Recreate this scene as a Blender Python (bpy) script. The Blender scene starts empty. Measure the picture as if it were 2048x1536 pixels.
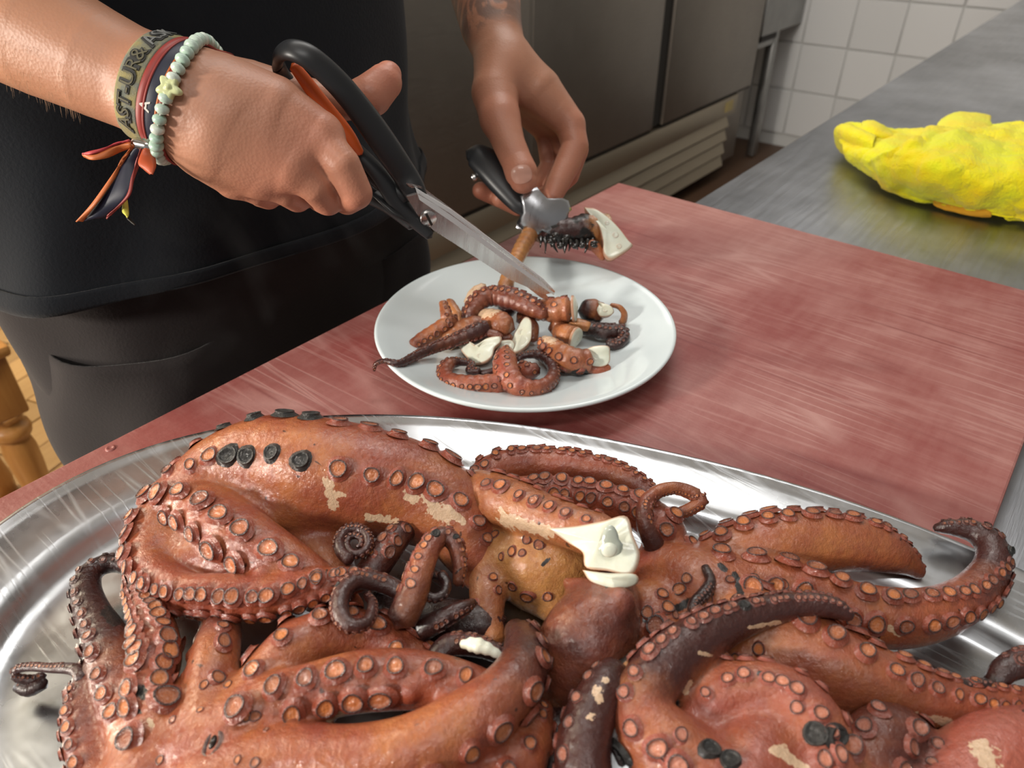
import bpy, bmesh, math, random
import numpy as np
from mathutils import Vector, Matrix
from mathutils.bvhtree import BVHTree
SC = bpy.context.scene
COL = SC.collection
rnd = random.Random(7)
# ------------------------------------------------------------------ camera, sky, lights, exposure
FPX, HORIZON_Y = 1480.0, -266.0
PITCH = math.atan((768 - HORIZON_Y) / FPX)
_az = math.atan2(2471 - 1024, math.hypot(768 - HORIZON_Y, FPX))
_hd = np.array([math.cos(_az), math.sin(_az), 0.0])
CR = np.array([math.sin(_az), -math.cos(_az), 0.0])                       # camera right
CF = _hd * math.cos(PITCH) + np.array([0, 0, -math.sin(PITCH)])           # camera forward
CU = _hd * math.sin(PITCH) + np.array([0, 0, math.cos(PITCH)])            # camera up
CC = np.array([0, 0, 1.242])
cam_d = bpy.data.cameras.new('camera'); cam = bpy.data.objects.new('camera', cam_d); COL.objects.link(cam)
cam_d.sensor_width = 36.0; cam_d.lens = FPX / 2048 * 36.0; cam_d.clip_start = 0.02
_m = Matrix.Identity(4)
for _i in range(3):
    _m[_i][0] = CR[_i]; _m[_i][1] = CU[_i]; _m[_i][2] = -CF[_i]; _m[_i][3] = CC[_i]
cam.matrix_world = _m
SC.camera = cam
cam_d.dof.use_dof = True; cam_d.dof.focus_distance = 0.46; cam_d.dof.aperture_fstop = 11.0

wd = bpy.data.worlds.new('world'); SC.world = wd; wd.use_nodes = True
wd.node_tree.nodes['Background'].inputs[0].default_value = (1.0, 0.97, 0.93, 1)
wd.node_tree.nodes['Background'].inputs[1].default_value = 0.26

def area(name, loc, aim, size, watt, col, size_y=None):
    l = bpy.data.lights.new(name, 'AREA'); l.energy = watt; l.color = col; l.size = size
    if size_y: l.shape = 'RECTANGLE'; l.size_y = size_y
    o = bpy.data.objects.new(name, l); COL.objects.link(o); o.location = loc
    o.rotation_euler = (Vector(aim) - Vector(loc)).to_track_quat('-Z', 'Y').to_euler()
    return o
area('window_light', (-1.6, 0.98, 1.72), (0.3, 0.40, 0.95), 0.26, 48, (1.0, 0.93, 0.84))
area('low_side_fill', (-0.95, 1.45, 1.02), (0.15, 0.62, 0.85), 0.35, 27, (1.0, 0.88, 0.74))  # extra low lamp, added to brighten the trouser side and forearm
area('ceiling_lamp', (0.9, 0.9, 2.75), (0.6, 0.5, 0.9), 1.5, 17, (1.0, 0.97, 0.92), 0.22)
area('ceiling_lamp_near', (-0.55, -0.35, 2.75), (0.2, 0.2, 0.9), 1.2, 13, (1.0, 0.98, 0.95), 0.16)
area('ceiling_lamp_far', (2.1, 1.0, 2.75), (2.6, 0.4, 0.0), 2.2, 24, (1.0, 0.98, 0.95), 1.4)
area('floor_lamp_glow', (-0.3, 2.6, 2.3), (0.5, 2.2, 0.0), 0.6, 58, (1.0, 0.89, 0.68))
SC.view_settings.view_transform = 'Standard'
SC.view_settings.look = 'None'
SC.view_settings.gamma = 1.0
SC.view_settings.use_curve_mapping = False
SC.view_settings.exposure = -0.28

# ------------------------------------------------------------------ pixel -> place helpers
def ray(px, py): return CF + (px - 1024) / FPX * CR + (768 - py) / FPX * CU
def PZ(px, py, z):
    r = ray(px, py); return CC + (z - CC[2]) / r[2] * r
def PD(px, py, d): return CC + d * ray(px, py)
def PX(px, py, x):
    r = ray(px, py); return CC + (x - CC[0]) / r[0] * r
def PY(px, py, y):
    r = ray(px, py); return CC + (y - CC[1]) / r[1] * r
def depth(p): return float((np.asarray(p) - CC) @ CF)
def proj(P):
    v = np.asarray(P) - CC; d = v @ CF
    return np.stack([1024 + FPX * (v @ CR) / d, 768 - FPX * (v @ CU) / d], -1)
def camvec(a, b, c): return CR * a + CU * b - CF * c      # right, up, towards the lens
def nrm(v):
    v = np.asarray(v, float); return v / (np.linalg.norm(v, axis=-1, keepdims=True) + 1e-12)

# ------------------------------------------------------------------ materials
def mat(name, base=(0.5, 0.5, 0.5), rough=0.5, metal=0.0, spec=0.5, coat=0.0):
    m = bpy.data.materials.new(name); m.use_nodes = True
    b = m.node_tree.nodes['Principled BSDF']
    b.inputs['Base Color'].default_value = (*base, 1); b.inputs['Roughness'].default_value = rough
    b.inputs['Metallic'].default_value = metal; b.inputs['Specular IOR Level'].default_value = spec
    b.inputs['Coat Weight'].default_value = coat
    return m
class N:
    """tiny node helper"""
    def __init__(s, m): s.t = m.node_tree; s.b = s.t.nodes['Principled BSDF']
    def n(s, typ, **kw):
        n = s.t.nodes.new(typ)
        for k, v in kw.items():
            if hasattr(n, k): setattr(n, k, v)
        return n
    def l(s, a, b): s.t.links.new(a, b)
    def val(s, sock, v):
        if hasattr(v, 'is_linked') or isinstance(v, bpy.types.NodeSocket): s.l(v, sock)
        elif isinstance(v, (tuple, list)): sock.default_value = (*v, 1) if len(v) == 3 and sock.type == 'RGBA' else v
        else: sock.default_value = v
    def coord(s, scale=(1, 1, 1), rot=(0, 0, 0), kind='Object'):
        c = s.n('ShaderNodeTexCoord'); mp = s.n('ShaderNodeMapping')
        mp.inputs['Scale'].default_value = scale; mp.inputs['Rotation'].default_value = rot
        s.l(c.outputs[kind], mp.inputs[0]); return mp.outputs[0]
    def noise(s, vec, scale, detail=3, rough=0.55, dist=0.0):
        n = s.n('ShaderNodeTexNoise'); n.inputs['Scale'].default_value = scale; n.inputs['Detail'].default_value = detail
        n.inputs['Roughness'].default_value = rough; n.inputs['Distortion'].default_value = dist
        if vec is not None: s.l(vec, n.inputs['Vector'])
        return n.outputs['Fac']
    def vor(s, vec, scale, feature='F1', out='Distance'):
        n = s.n('ShaderNodeTexVoronoi'); n.feature = feature; n.inputs['Scale'].default_value = scale
        if vec is not None: s.l(vec, n.inputs['Vector'])
        return n.outputs[out]
    def ramp(s, fac, *stops):
        r = s.n('ShaderNodeValToRGB'); e = r.color_ramp.elements
        while len(e) < len(stops): e.new(0.5)
        for el, (p, c) in zip(e, stops):
            el.position = p; el.color = (*c, 1) if isinstance(c, (tuple, list)) else (c, c, c, 1)
        s.l(fac, r.inputs[0]); return r.outputs[0]
    def mix(s, fac, a, b, blend='MIX'):
        m = s.n('ShaderNodeMix'); m.data_type = 'RGBA'; m.blend_type = blend
        s.val(m.inputs['Factor'], fac); s.val(m.inputs[6], a); s.val(m.inputs[7], b); return m.outputs[2]
    def math(s, op, a, b=0.0, clamp=False):
        m = s.n('ShaderNodeMath'); m.operation = op; m.use_clamp = clamp
        s.val(m.inputs[0], a); s.val(m.inputs[1], b); return m.outputs[0]
    def attr(s, name):
        a = s.n('ShaderNodeAttribute'); a.attribute_name = name; return a
    def bump(s, h, strength=0.3, dist=0.001, prev=None):
        b = s.n('ShaderNodeBump'); b.inputs['Strength'].default_value = strength; b.inputs['Distance'].default_value = dist
        s.l(h, b.inputs['Height'])
        if prev is not None: s.l(prev, b.inputs['Normal'])
        return b.outputs[0]
    def set(s, **kw):
        for k, v in kw.items(): s.val(s.b.inputs[k.replace('_', ' ')], v)

# ------------------------------------------------------------------ meshes and objects
def mesh(name, v, f, smooth=True, attrs=None):
    me = bpy.data.meshes.new(name)
    v = np.asarray(v, float)
    me.from_pydata(v.tolist(), [], f.tolist() if hasattr(f, 'tolist') else f)
    if smooth: me.polygons.foreach_set('use_smooth', [True] * len(me.polygons))
    for an, av in (attrs or {}).items():
        av = np.asarray(av, float)
        if av.ndim == 1:
            a = me.attributes.new(an, 'FLOAT', 'POINT'); a.data.foreach_set('value', av)
        else:
            a = me.attributes.new(an, 'FLOAT_COLOR', 'POINT')
            c = np.ones((len(v), 4)); c[:, :av.shape[1]] = av; a.data.foreach_set('color', c.ravel())
    me.update(); return me
def put(name, me, m, parent=None, ofs=None):
    o = bpy.data.objects.new(name, me); COL.objects.link(o)
    if m is not None and not me.materials: me.materials.append(m)
    if parent is not None:
        o.parent = parent
        if parent.type == 'EMPTY': o.location = -parent.location
    return o
def tag(o, label, cat, group=None, kind=None):
    o['label'] = label; o['category'] = cat
    if group: o['group'] = group
    if kind: o['kind'] = kind
    return o
def thing(name, loc, label, cat, group=None):
    o = bpy.data.objects.new(name, None); COL.objects.link(o); o.location = Vector(loc); o.empty_display_size = 0.05
    return tag(o, label, cat, group)
def boxm(x0, x1, y0, y1, z0, z1, bevel=0.0, seg=2):
    bm = bmesh.new(); bmesh.ops.create_cube(bm, size=1)
    bmesh.ops.scale(bm, vec=(x1 - x0, y1 - y0, z1 - z0), verts=bm.verts)
    bmesh.ops.translate(bm, vec=((x0 + x1) / 2, (y0 + y1) / 2, (z0 + z1) / 2), verts=bm.verts)
    if bevel: bmesh.ops.bevel(bm, geom=bm.edges[:], offset=bevel, segments=seg, affect='EDGES', profile=0.5)
    me = bpy.data.meshes.new('box'); bm.to_mesh(me); bm.free()
    if bevel: 
        me.polygons.foreach_set('use_smooth', [True] * len(me.polygons)); me.set_sharp_from_angle(angle=0.7)
    return me
def box(name, dims, m, parent=None, bevel=0.0):
    return put(name, boxm(*dims, bevel=bevel), m, parent)
def lathe(prof, n=48, sx=1.0, sy=1.0, rot=0.0, c=(0, 0, 0)):
    """prof: list of (r, z) ; closed at r==0 ends"""
    v = []; f = []; rings = []
    for r, z in prof:
        if r < 1e-6: rings.append([len(v)]); v.append((c[0], c[1], c[2] + z))
        else:
            ids = []
            for i in range(n):
                a = 2 * math.pi * i / n; x, y = r * sx * math.cos(a), r * sy * math.sin(a)
                ids.append(len(v)); v.append((c[0] + x * math.cos(rot) - y * math.sin(rot), c[1] + x * math.sin(rot) + y * math.cos(rot), c[2] + z))
            rings.append(ids)
    for a, b in zip(rings, rings[1:]):
        if len(a) == 1 and len(b) == 1: continue
        for i in range(n):
            j = (i + 1) % n
            if len(a) == 1: f.append((a[0], b[j], b[i]))
            elif len(b) == 1: f.append((a[i], a[j], b[0]))
            else: f.append((a[i], a[j], b[j], b[i]))
    return np.array(v), f
def cat(*vf):
    V = []; F = []; n = 0
    for v, f in vf:
        V.append(np.asarray(v)); F += [tuple(i + n for i in q) for q in f]; n += len(v)
    return np.concatenate(V), F

def spline(ctrl, step=None, n=None):
    """Catmull-Rom through rows of ctrl (first three columns are a place); even spacing along the arc"""
    c = np.asarray(ctrl, float)
    if len(c) == 2: c = np.stack([c[0], (c[0] + c[1]) / 2, c[1]])
    e = np.concatenate([[2 * c[0] - c[1]], c, [2 * c[-1] - c[-2]]])
    out = []
    for i in range(1, len(e) - 2):
        p0, p1, p2, p3 = e[i - 1:i + 3]
        t = np.linspace(0, 1, 24, endpoint=False)[:, None]
        out.append(0.5 * (2 * p1 + (p2 - p0) * t + (2 * p0 - 5 * p1 + 4 * p2 - p3) * t ** 2 + (3 * p1 - p0 - 3 * p2 + p3) * t ** 3))
    out = np.concatenate(out + [c[-1:]])
    s = np.concatenate([[0], np.cumsum(np.linalg.norm(np.diff(out[:, :3], axis=0), axis=1))])
    m = n or max(4, int(s[-1] / step) + 1)
    q = np.linspace(0, s[-1], m)
    return np.stack([np.interp(q, s, out[:, k]) for k in range(out.shape[1])], 1), q
def frames(p, face):
    t = nrm(np.gradient(p, axis=0))
    f = np.asarray(face, float)
    if f.ndim == 1: f = np.tile(f, (len(p), 1))
    f = nrm(f - (f * t).sum(1, keepdims=True) * t)
    return t, f, np.cross(t, f)
def sweep(p, r, face, n=14, flat=1.0, cap=True, round_end=True):
    """tube; r across, r*flat along the face direction"""
    t, f, b = frames(p, face)
    r = np.broadcast_to(np.asarray(r, float), (len(p),))
    v = []; F = []
    a = np.linspace(0, 2 * math.pi, n, endpoint=False)
    ring = np.cos(a)[None, :, None] * f[:, None] * flat + np.sin(a)[None, :, None] * b[:, None]
    V = p[:, None] + ring * r[:, None, None]
    V = V.reshape(-1, 3); m = len(p)
    for i in range(m - 1):
        for j in range(n):
            k = (j + 1) % n
            F.append((i * n + j, i * n + k, (i + 1) * n + k, (i + 1) * n + j))
    if cap:
        e = 0.6 if round_end else 0.0
        V = np.concatenate([V, [p[0] - t[0] * r[0] * e], [p[-1] + t[-1] * r[-1] * e]])
        for j in range(n):
            k = (j + 1) % n
            F.append((m * n, k, j)); F.append((m * n + 1, (m - 1) * n + j, (m - 1) * n + k))
    return V, F

# ------------------------------------------------------------------ blended solids (round-cone chains -> one skin)
def solid(chains, h, k=0.004):
    """chains: list of (points, radii, attrs, k). Returns verts, quads, attrs of ONE continuous surface."""
    lo = np.min([(c[0] - c[1][:, None]).min(0) for c in chains], 0) - 0.008
    hi = np.max([(c[0] + c[1][:, None]).max(0) for c in chains], 0) + 0.008
    dim = np.ceil((hi - lo) / h).astype(int) + 1
    D = np.full(dim, 0.03, np.float32)
    na = chains[0][2].shape[1]
    W = np.zeros(dim, np.float32) + 1e-9; A = np.zeros((*dim, na), np.float32)
    for c in chains:
        p, r, at = c[0], c[1], c[2]; kk = c[3] if len(c) > 3 else k
        pad = 0.010
        l = np.maximum(((p - r[:, None]).min(0) - pad - lo) / h, 0).astype(int)
        u = np.minimum(((p + r[:, None]).max(0) + pad - lo) / h + 2, dim).astype(int)
        d = np.full(u - l, 0.03, np.float32)
        segs = [(i, i + 1) for i in range(len(p) - 1)] or [(0, 0)]
        for i, j in segs:
            rr = max(r[i], r[j])
            a0 = np.maximum((np.minimum(p[i], p[j]) - rr - pad - lo) / h, l).astype(int)
            a1 = np.minimum((np.maximum(p[i], p[j]) + rr + pad - lo) / h + 2, u).astype(int)
            gx, gy, gz = [(np.arange(a0[q], a1[q]) * h + lo[q]).astype(np.float32) for q in range(3)]
            ab = p[j] - p[i]; L2 = float(ab @ ab) + 1e-12
            X, Y, Z = gx[:, None, None] - p[i][0], gy[None, :, None] - p[i][1], gz[None, None, :] - p[i][2]
            t = np.clip((X * ab[0] + Y * ab[1] + Z * ab[2]) / L2, 0, 1)
            dist = np.sqrt((X - t * ab[0]) ** 2 + (Y - t * ab[1]) ** 2 + (Z - t * ab[2]) ** 2) - (r[i] + t * (r[j] - r[i]))
            sl = tuple(slice(a0[q] - l[q], a1[q] - l[q]) for q in range(3))
            np.minimum(d[sl], dist, out=d[sl])
            gs = tuple(slice(a0[q], a1[q]) for q in range(3))
            w = (np.exp(-np.clip(dist, -0.004, 0.02) / 0.0022) if len(p) > 1 else 1.6 * np.exp(-np.clip(dist, 0, 0.02) / 0.0040)).astype(np.float32)
            W[gs] += w
            for q in range(na): A[gs + (q,)] += w * (at[i, q] + t * (at[j, q] - at[i, q]))
        gs = tuple(slice(l[q], u[q]) for q in range(3))
        g = D[gs]
        hh = np.maximum(kk - np.abs(g - d), 0) / kk
        D[gs] = np.minimum(g, d) - hh * hh * kk * 0.25
    D[0] = D[-1] = 0.03; D[:, 0] = D[:, -1] = 0.03; D[:, :, 0] = D[:, :, -1] = 0.03
    ins = D < 0
    cs = [ins[i:ins.shape[0] - 1 + i, j:ins.shape[1] - 1 + j, q:ins.shape[2] - 1 + q] for i in (0, 1) for j in (0, 1) for q in (0, 1)]
    cnt = sum(c.astype(np.int8) for c in cs)
    act = (cnt > 0) & (cnt < 8)
    idx = np.full(act.shape, -1, np.int32); cells = np.argwhere(act); idx[act] = np.arange(len(cells))
    acc = np.zeros((len(cells), 3)); num = np.zeros(len(cells))
    cor = [(i, j, q) for i in (0, 1) for j in (0, 1) for q in (0, 1)]
    val = {c: D[cells[:, 0] + c[0], cells[:, 1] + c[1], cells[:, 2] + c[2]] for c in cor}
    for c in cor:
        for ax in range(3):
            if c[ax] == 0:
                e = list(c); e[ax] = 1; e = tuple(e)
                va, vb = val[c], val[e]; s = (va < 0) != (vb < 0)
                t = np.where(s, va / np.where(s, va - vb, 1), 0)
                pos = np.tile(np.array(c, float), (len(cells), 1)); pos[:, ax] += t
                acc += pos * s[:, None]; num += s
    pos = acc / num[:, None]
    V = lo + (cells + pos) * h
    quads = []
    for ax in range(3):
        b, c = (ax + 1) % 3, (ax + 2) % 3
        sA = [slice(None)] * 3; sB = [slice(None)] * 3
        sA[ax] = slice(0, -1); sB[ax] = slice(1, None)
        ch = ins[tuple(sA)] != ins[tuple(sB)]
        e = np.argwhere(ch); e = e[(e[:, b] > 0) & (e[:, c] > 0)]
        sgn = ins[e[:, 0], e[:, 1], e[:, 2]]
        def at_(db, dc):
            q = e.copy(); q[:, b] -= db; q[:, c] -= dc; return idx[q[:, 0], q[:, 1], q[:, 2]]
        Q = np.stack([at_(1, 1), at_(0, 1), at_(0, 0), at_(1, 0)], 1)
        Q[~sgn] = Q[~sgn][:, ::-1]
        quads.append(Q)
    F = np.concatenate(quads)
    ci = np.rint(cells + pos).astype(int)
    at = A[ci[:, 0], ci[:, 1], ci[:, 2]] / W[ci[:, 0], ci[:, 1], ci[:, 2]][:, None]
    return V, F, at
# ------------------------------------------------------------------ shared materials
def steel(name, base, rough, scratch=1.0, stretch=(2, 40, 2), rot=0.0, vary=0.25):
    m = mat(name, base, rough, 1.0); n = N(m)
    c = n.coord(stretch, (0, 0, rot))
    a = n.noise(c, 6, 5, 0.7); b = n.noise(n.coord((1, 1, 1)), 5, 4, 0.6)
    n.set(Base_Color=n.mix(n.ramp(b, (0.35, 0.0), (0.7, 1.0)), tuple(x * (1 - vary) for x in base), base))
    r = n.math('MULTIPLY_ADD', a, 0.25); r.node.inputs[2].default_value = rough - 0.1
    n.set(Roughness=r, Normal=n.bump(n.noise(c, 30, 4, 0.7), 0.12 * scratch, 0.0006))
    return m
M_TABLE = steel('worktop_steel', (0.50, 0.52, 0.56), 0.33, 1.6, (1.5, 26, 2), vary=0.45)
M_FRIDGE = steel('fridge_steel', (0.36, 0.325, 0.285), 0.45, 0.3, (2, 2, 30), vary=0.1)
M_DARK = mat('dark_recess', (0.022, 0.018, 0.014), 0.7)
M_BLACKM = mat('black_plastic', (0.018, 0.019, 0.021), 0.38)

def scratches(n, ang_list, scale=1.0, kind='Object', lo=0.0, hi=0.035):
    """fine knife lines: thin bands of a stretched cell pattern, several directions"""
    acc = None
    for k, (ang, sc) in enumerate(ang_list):
        v = n.coord((sc * scale, sc * scale * 0.06, 1), (0, 0, ang), kind)
        e = n.vor(v, 1.0, 'DISTANCE_TO_EDGE')
        ln = n.ramp(e, (lo, 1.0), (hi, 0.0))
        acc = ln if acc is None else n.math('MAXIMUM', acc, ln)
    return acc

# ------------------------------------------------------------------ floor
M_FLOOR = mat('brown_floor', (0.10, 0.052, 0.028), 0.5)
fl = box('floor', (-3.2, 4.1, -2.6, 3.8, -0.05, -0.012), M_FLOOR); fl['kind'] = 'structure'
M_PLANK = mat('pale_wood', (0.60, 0.36, 0.14), 0.45); n = N(M_PLANK)
v = n.coord((3, 30, 3)); g = n.noise(v, 3, 5, 0.6, 1.2)
oi = n.n('ShaderNodeObjectInfo')
base = n.mix(g, (0.42, 0.225, 0.075), (0.64, 0.41, 0.18))
hv = n.n('ShaderNodeHueSaturation'); n.l(base, hv.inputs['Color'])
vr = n.math('MULTIPLY_ADD', oi.outputs['Random'], 0.55); vr.node.inputs[2].default_value = 0.68
n.l(vr, hv.inputs['Value']); n.set(Base_Color=hv.outputs[0])
pm = {}
pw, pl = 0.105, 0.62
ang = math.radians(18)
for i in range(-2, 19):
    for j in range(-1, 5):
        u0 = j * pl + (i % 3) * 0.21; w0 = i * pw
        cx, cy = u0 + pl / 2, w0 + pw / 2
        x = -0.25 + cx * math.cos(ang) - cy * math.sin(ang) + 0.35; y = 1.25 + cx * math.sin(ang) + cy * math.cos(ang)
        if not (-0.25 < x < 0.98 and 1.15 < y < 3.5): continue
        if 'p' not in pm: pm['p'] = boxm(-pl / 2 + 0.002, pl / 2 - 0.002, -pw / 2 + 0.002, pw / 2 - 0.002, -0.014, 0, 0.002, 1)
        o = put('plank', pm['p'], M_PLANK, fl); o.location = (x, y, rnd.uniform(-0.0008, 0.0008)); o.rotation_euler = (0, 0, ang)

# ------------------------------------------------------------------ tiled wall
M_GROUT = mat('grout', (0.66, 0.66, 0.64), 0.8)
M_TILE = mat('white_tile', (0.80, 0.80, 0.79), 0.18); n = N(M_TILE)
oi = n.n('ShaderNodeObjectInfo')
n.set(Base_Color=n.mix(oi.outputs['Random'], (0.74, 0.74, 0.73), (0.83, 0.83, 0.82)))
wb = box('wall_back', (4.115, 4.2, -2.6, 3.8, -0.05, 2.9), M_GROUT); wb['kind'] = 'structure'
TS = 0.2275
tl = boxm(-0.012, 0.0, -TS / 2 + 0.0035, TS / 2 - 0.0035, -TS / 2 + 0.0035, TS / 2 - 0.0035, 0.0025, 1)
_o = PX(1694.4, 98.6, 4.102)
for i in range(-8, 4):
    for j in range(-3, 6):
        y = _o[1] + (i + 0.5) * TS; z = _o[2] + (j + 0.5) * TS
        if z < 0.05 or y > 2.1: continue
        o = put('tile', tl, M_TILE, wb); o.location = (4.115 + rnd.uniform(-0.0006, 0.0006), y, z)
M_WALL = mat('plaster', (0.62, 0.58, 0.52), 0.8)
ce = box('ceiling', (-3.2, 4.2, -2.6, 3.9, 2.9, 2.95), mat('ceiling_white', (0.75, 0.74, 0.72), 0.8)); ce['kind'] = 'structure'
w = box('wall_left', (-3.2, 4.1, 3.8, 3.9, -0.05, 2.9), M_WALL); w['kind'] = 'structure'

# ------------------------------------------------------------------ refrigerator cabinet
YF = 1.42
fr = thing('refrigerator', (2.3, YF + 0.3, 0), 'large stainless steel refrigerator with tall doors and louvred base behind the person', 'refrigerator')
box('cabinet_body', (1.03, 3.60, YF + 0.035, YF + 0.65, 0.05, 2.0), M_FRIDGE, fr, 0.004)
box('handle_recess', (2.655, 2.735, YF + 0.012, YF + 0.034, 0.40, 1.95), M_DARK, fr)
for x0, x1 in ((1.04, 1.855), (1.872, 2.655), (2.735, 3.585)):
    d = box('door', (x0, x1, YF, YF + 0.034, 0.395, 1.95), M_FRIDGE, fr, 0.006)
    box('door_edge', (x0 + 0.008, x1 - 0.008, YF + 0.006, YF + 0.03, 0.386, 0.3945), M_DARK, d)
box('mullion', (1.8555, 1.8715, YF + 0.003, YF + 0.034, 0.40, 1.95), M_FRIDGE, fr)
M_PLINTH = mat('plinth_steel', (0.42, 0.36, 0.27), 0.45, 0.85)
box('base_rail', (1.03, 3.46, YF + 0.004, YF + 0.034, 0.295, 0.38), M_PLINTH, fr, 0.003)
box('rating_plate', (3.34, 3.41, YF + 0.001, YF + 0.006, 0.318, 0.362), mat('yellowed_label', (0.55, 0.43, 0.16), 0.5), fr)
box('vent_back', (1.03, 3.42, YF + 0.03, YF + 0.036, 0.05, 0.295), M_DARK, fr)
sl = boxm(-1.18, 1.18, -0.006, 0.014, -0.026, 0.026, 0.003, 1)
for k in range(4):
    o = put('louvre_slat', sl, M_PLINTH, fr)
    o.location = Vector((2.23, YF + 0.018, 0.262 - 0.062 * k)) - fr.location; o.rotation_euler = (math.radians(-22), 0, 0)
# steel side table beyond the refrigerator
st = thing('steel_side_table', (3.85, YF + 0.2, 0), 'small grey steel table with square legs between refrigerator and tiled wall', 'table')
M_SIDE = steel('side_table_steel', (0.40, 0.40, 0.39), 0.42, 0.4)
box('apron_panel', (3.61, 4.09, YF, YF + 0.03, 0.60, 0.78), M_SIDE, st, 0.003)
box('table_top', (3.61, 4.10, YF - 0.01, YF + 0.5, 0.782, 0.812), M_SIDE, st, 0.004)
box('leg', (3.80, 3.85, YF + 0.01, YF + 0.05, 0.0, 0.60), M_SIDE, st, 0.003)
box('leg', (4.04, 4.085, YF + 0.44, YF + 0.49, 0.0, 0.60), M_SIDE, st, 0.003)
box('drawer_slot', (3.62, 3.80, YF + 0.004, YF + 0.02, 0.575, 0.597), M_DARK, st)
box('cross_rail', (3.61, 3.80, YF + 0.012, YF + 0.04, 0.545, 0.57), M_SIDE, st, 0.003)
box('shade_sheet', (3.61, 3.84, YF + 0.30, YF + 0.33, 0.0, 0.60), mat('shade_brown', (0.06, 0.05, 0.038), 0.6), st)  # dark sheet standing in for the shade of the open space

# ------------------------------------------------------------------ wooden stool with turned leg, far left
M_OAK = mat('honey_wood', (0.48, 0.21, 0.05), 0.35, coat=0.3); n = N(M_OAK)
n.set(Base_Color=n.mix(n.noise(n.coord((20, 20, 2)), 4, 5, 0.6, 1.0), (0.36, 0.145, 0.032), (0.56, 0.27, 0.075)))
lx, ly = 0.262, 1.42
bn = thing('wooden_bench', (lx - 0.3, ly + 0.2, 0), 'honey coloured wooden bench with a turned leg on the plank floor at far left', 'bench')
def turned(x, y):
    v, f = lathe([(0, 0), (0.026, 0), (0.030, 0.05), (0.024, 0.09), (0.021, 0.14), (0.024, 0.22), (0.029, 0.29), (0.030, 0.33),
                  (0.026, 0.352), (0.024, 0.358), (0.034, 0.364), (0.037, 0.375), (0.034, 0.386), (0.026, 0.392), (0.027, 0.398), (0.036, 0.41), (0.037, 0.415), (0, 0.415)], 28, c=(x, y, 0))
    return mesh('leg', v, f)
for dx, dy in ((0, 0), (-0.62, 0), (0, 0.36), (-0.62, 0.36)):
    lg = put('leg', turned(lx + dx, ly + dy), M_OAK, bn)
    box('leg_block', (lx + dx - 0.037, lx + dx + 0.037, ly + dy - 0.037, ly + dy + 0.037, 0.414, 0.538), M_OAK, lg, 0.006)
box('seat_rail', (lx - 0.585, lx - 0.038, ly - 0.014, ly + 0.014, 0.46, 0.53), M_OAK, bn, 0.004)
box('seat', (lx - 0.68, lx + 0.045, ly - 0.055, ly + 0.42, 0.539, 0.562), M_OAK, bn, 0.008)
box('stretcher', (lx - 0.60, lx - 0.028, ly - 0.012, ly + 0.012, 0.16, 0.20), M_OAK, bn, 0.004)

# ------------------------------------------------------------------ steel worktable
TT = 0.88
wt = thing('worktable', (1.4, 0.0, 0), 'long stainless steel worktable under the red cutting board', 'table')
box('tabletop', (-0.7, 3.95, -0.85, 0.40, TT - 0.04, TT), M_TABLE, wt, 0.006)
for x in (-0.62, 1.6, 3.86):
    for y in (-0.76, 0.30):
        box('leg', (x - 0.02, x + 0.02, y - 0.02, y + 0.02, 0.0, TT - 0.0405), M_SIDE, wt, 0.004)
box('under_shelf', (-0.66, 3.9, -0.80, 0.33, 0.22, 0.25), M_SIDE, wt, 0.004)

# ------------------------------------------------------------------ red cutting board
BT = 0.90
M_BOARD = mat('red_board', (0.33, 0.085, 0.075), 0.42, spec=0.4); n = N(M_BOARD)
c1 = n.coord((1, 1, 1)); wide = n.noise(c1, 4.5, 4, 0.6); mid = n.noise(n.coord((6, 40, 1)), 2.6, 4, 0.65)
mid2 = n.noise(n.coord((50, 8, 1), (0, 0, 0.35)), 2.0, 4, 0.65)
worn = n.math('ADD', n.math('MULTIPLY', wide, 0.62), n.math('ADD', n.math('MULTIPLY', mid, 0.13), n.math('MULTIPLY', n.math('ADD', mid2, n.noise(c1, 22, 5, 0.7)), 0.16)))
wf = n.ramp(worn, (0.44, 0.0), (0.70, 1.0))
col = n.mix(wf, (0.255, 0.060, 0.053), (0.43, 0.20, 0.175))
sx = scratches(n, ((0.25, 26), (1.05, 22), (-0.55, 24), (1.75, 18), (0.02, 30)), 1.0, hi=0.022)
sx = n.math('MULTIPLY', sx, n.ramp(n.noise(c1, 9, 3), (0.38, 0.0), (0.66, 0.75)))
col = n.mix(sx, col, (0.50, 0.27, 0.24))
dk = scratches(n, ((0.75, 7), (-0.2, 9)), 1.0, hi=0.012)
col = n.mix(n.math('MULTIPLY', dk, n.ramp(n.noise(c1, 6, 2), (0.5, 0.0), (0.65, 0.6))), col, (0.15, 0.02, 0.02))
n.set(Base_Color=col, Roughness=n.ramp(n.noise(c1, 30, 3), (0.3, 0.34), (0.7, 0.5)), Normal=n.bump(n.math('ADD', n.math('MULTIPLY', sx, -1.0), n.noise(n.coord((1, 1, 1)), 260, 3)), 0.22, 0.0008))
bd = thing('cutting_board', (0.41, 0.23, BT), 'worn red plastic cutting board with pale knife scratches on the steel worktable', 'cutting board')
bm = bmesh.new()
_cs = [(0.03, 0.489), (0.834, 0.487), (0.824, -0.03), (0.03, -0.03)]
for z in (TT + 0.0005, BT):
    vs = [bm.verts.new((x, y, z)) for x, y in _cs]
    bm.faces.new(vs if z == BT else vs[::-1])
bm.verts.ensure_lookup_table()
for i in range(4):
    j = (i + 1) % 4; bm.faces.new((bm.verts[j], bm.verts[i], bm.verts[4 + i], bm.verts[4 + j]))
bmesh.ops.recalc_face_normals(bm, faces=bm.faces[:])
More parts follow.
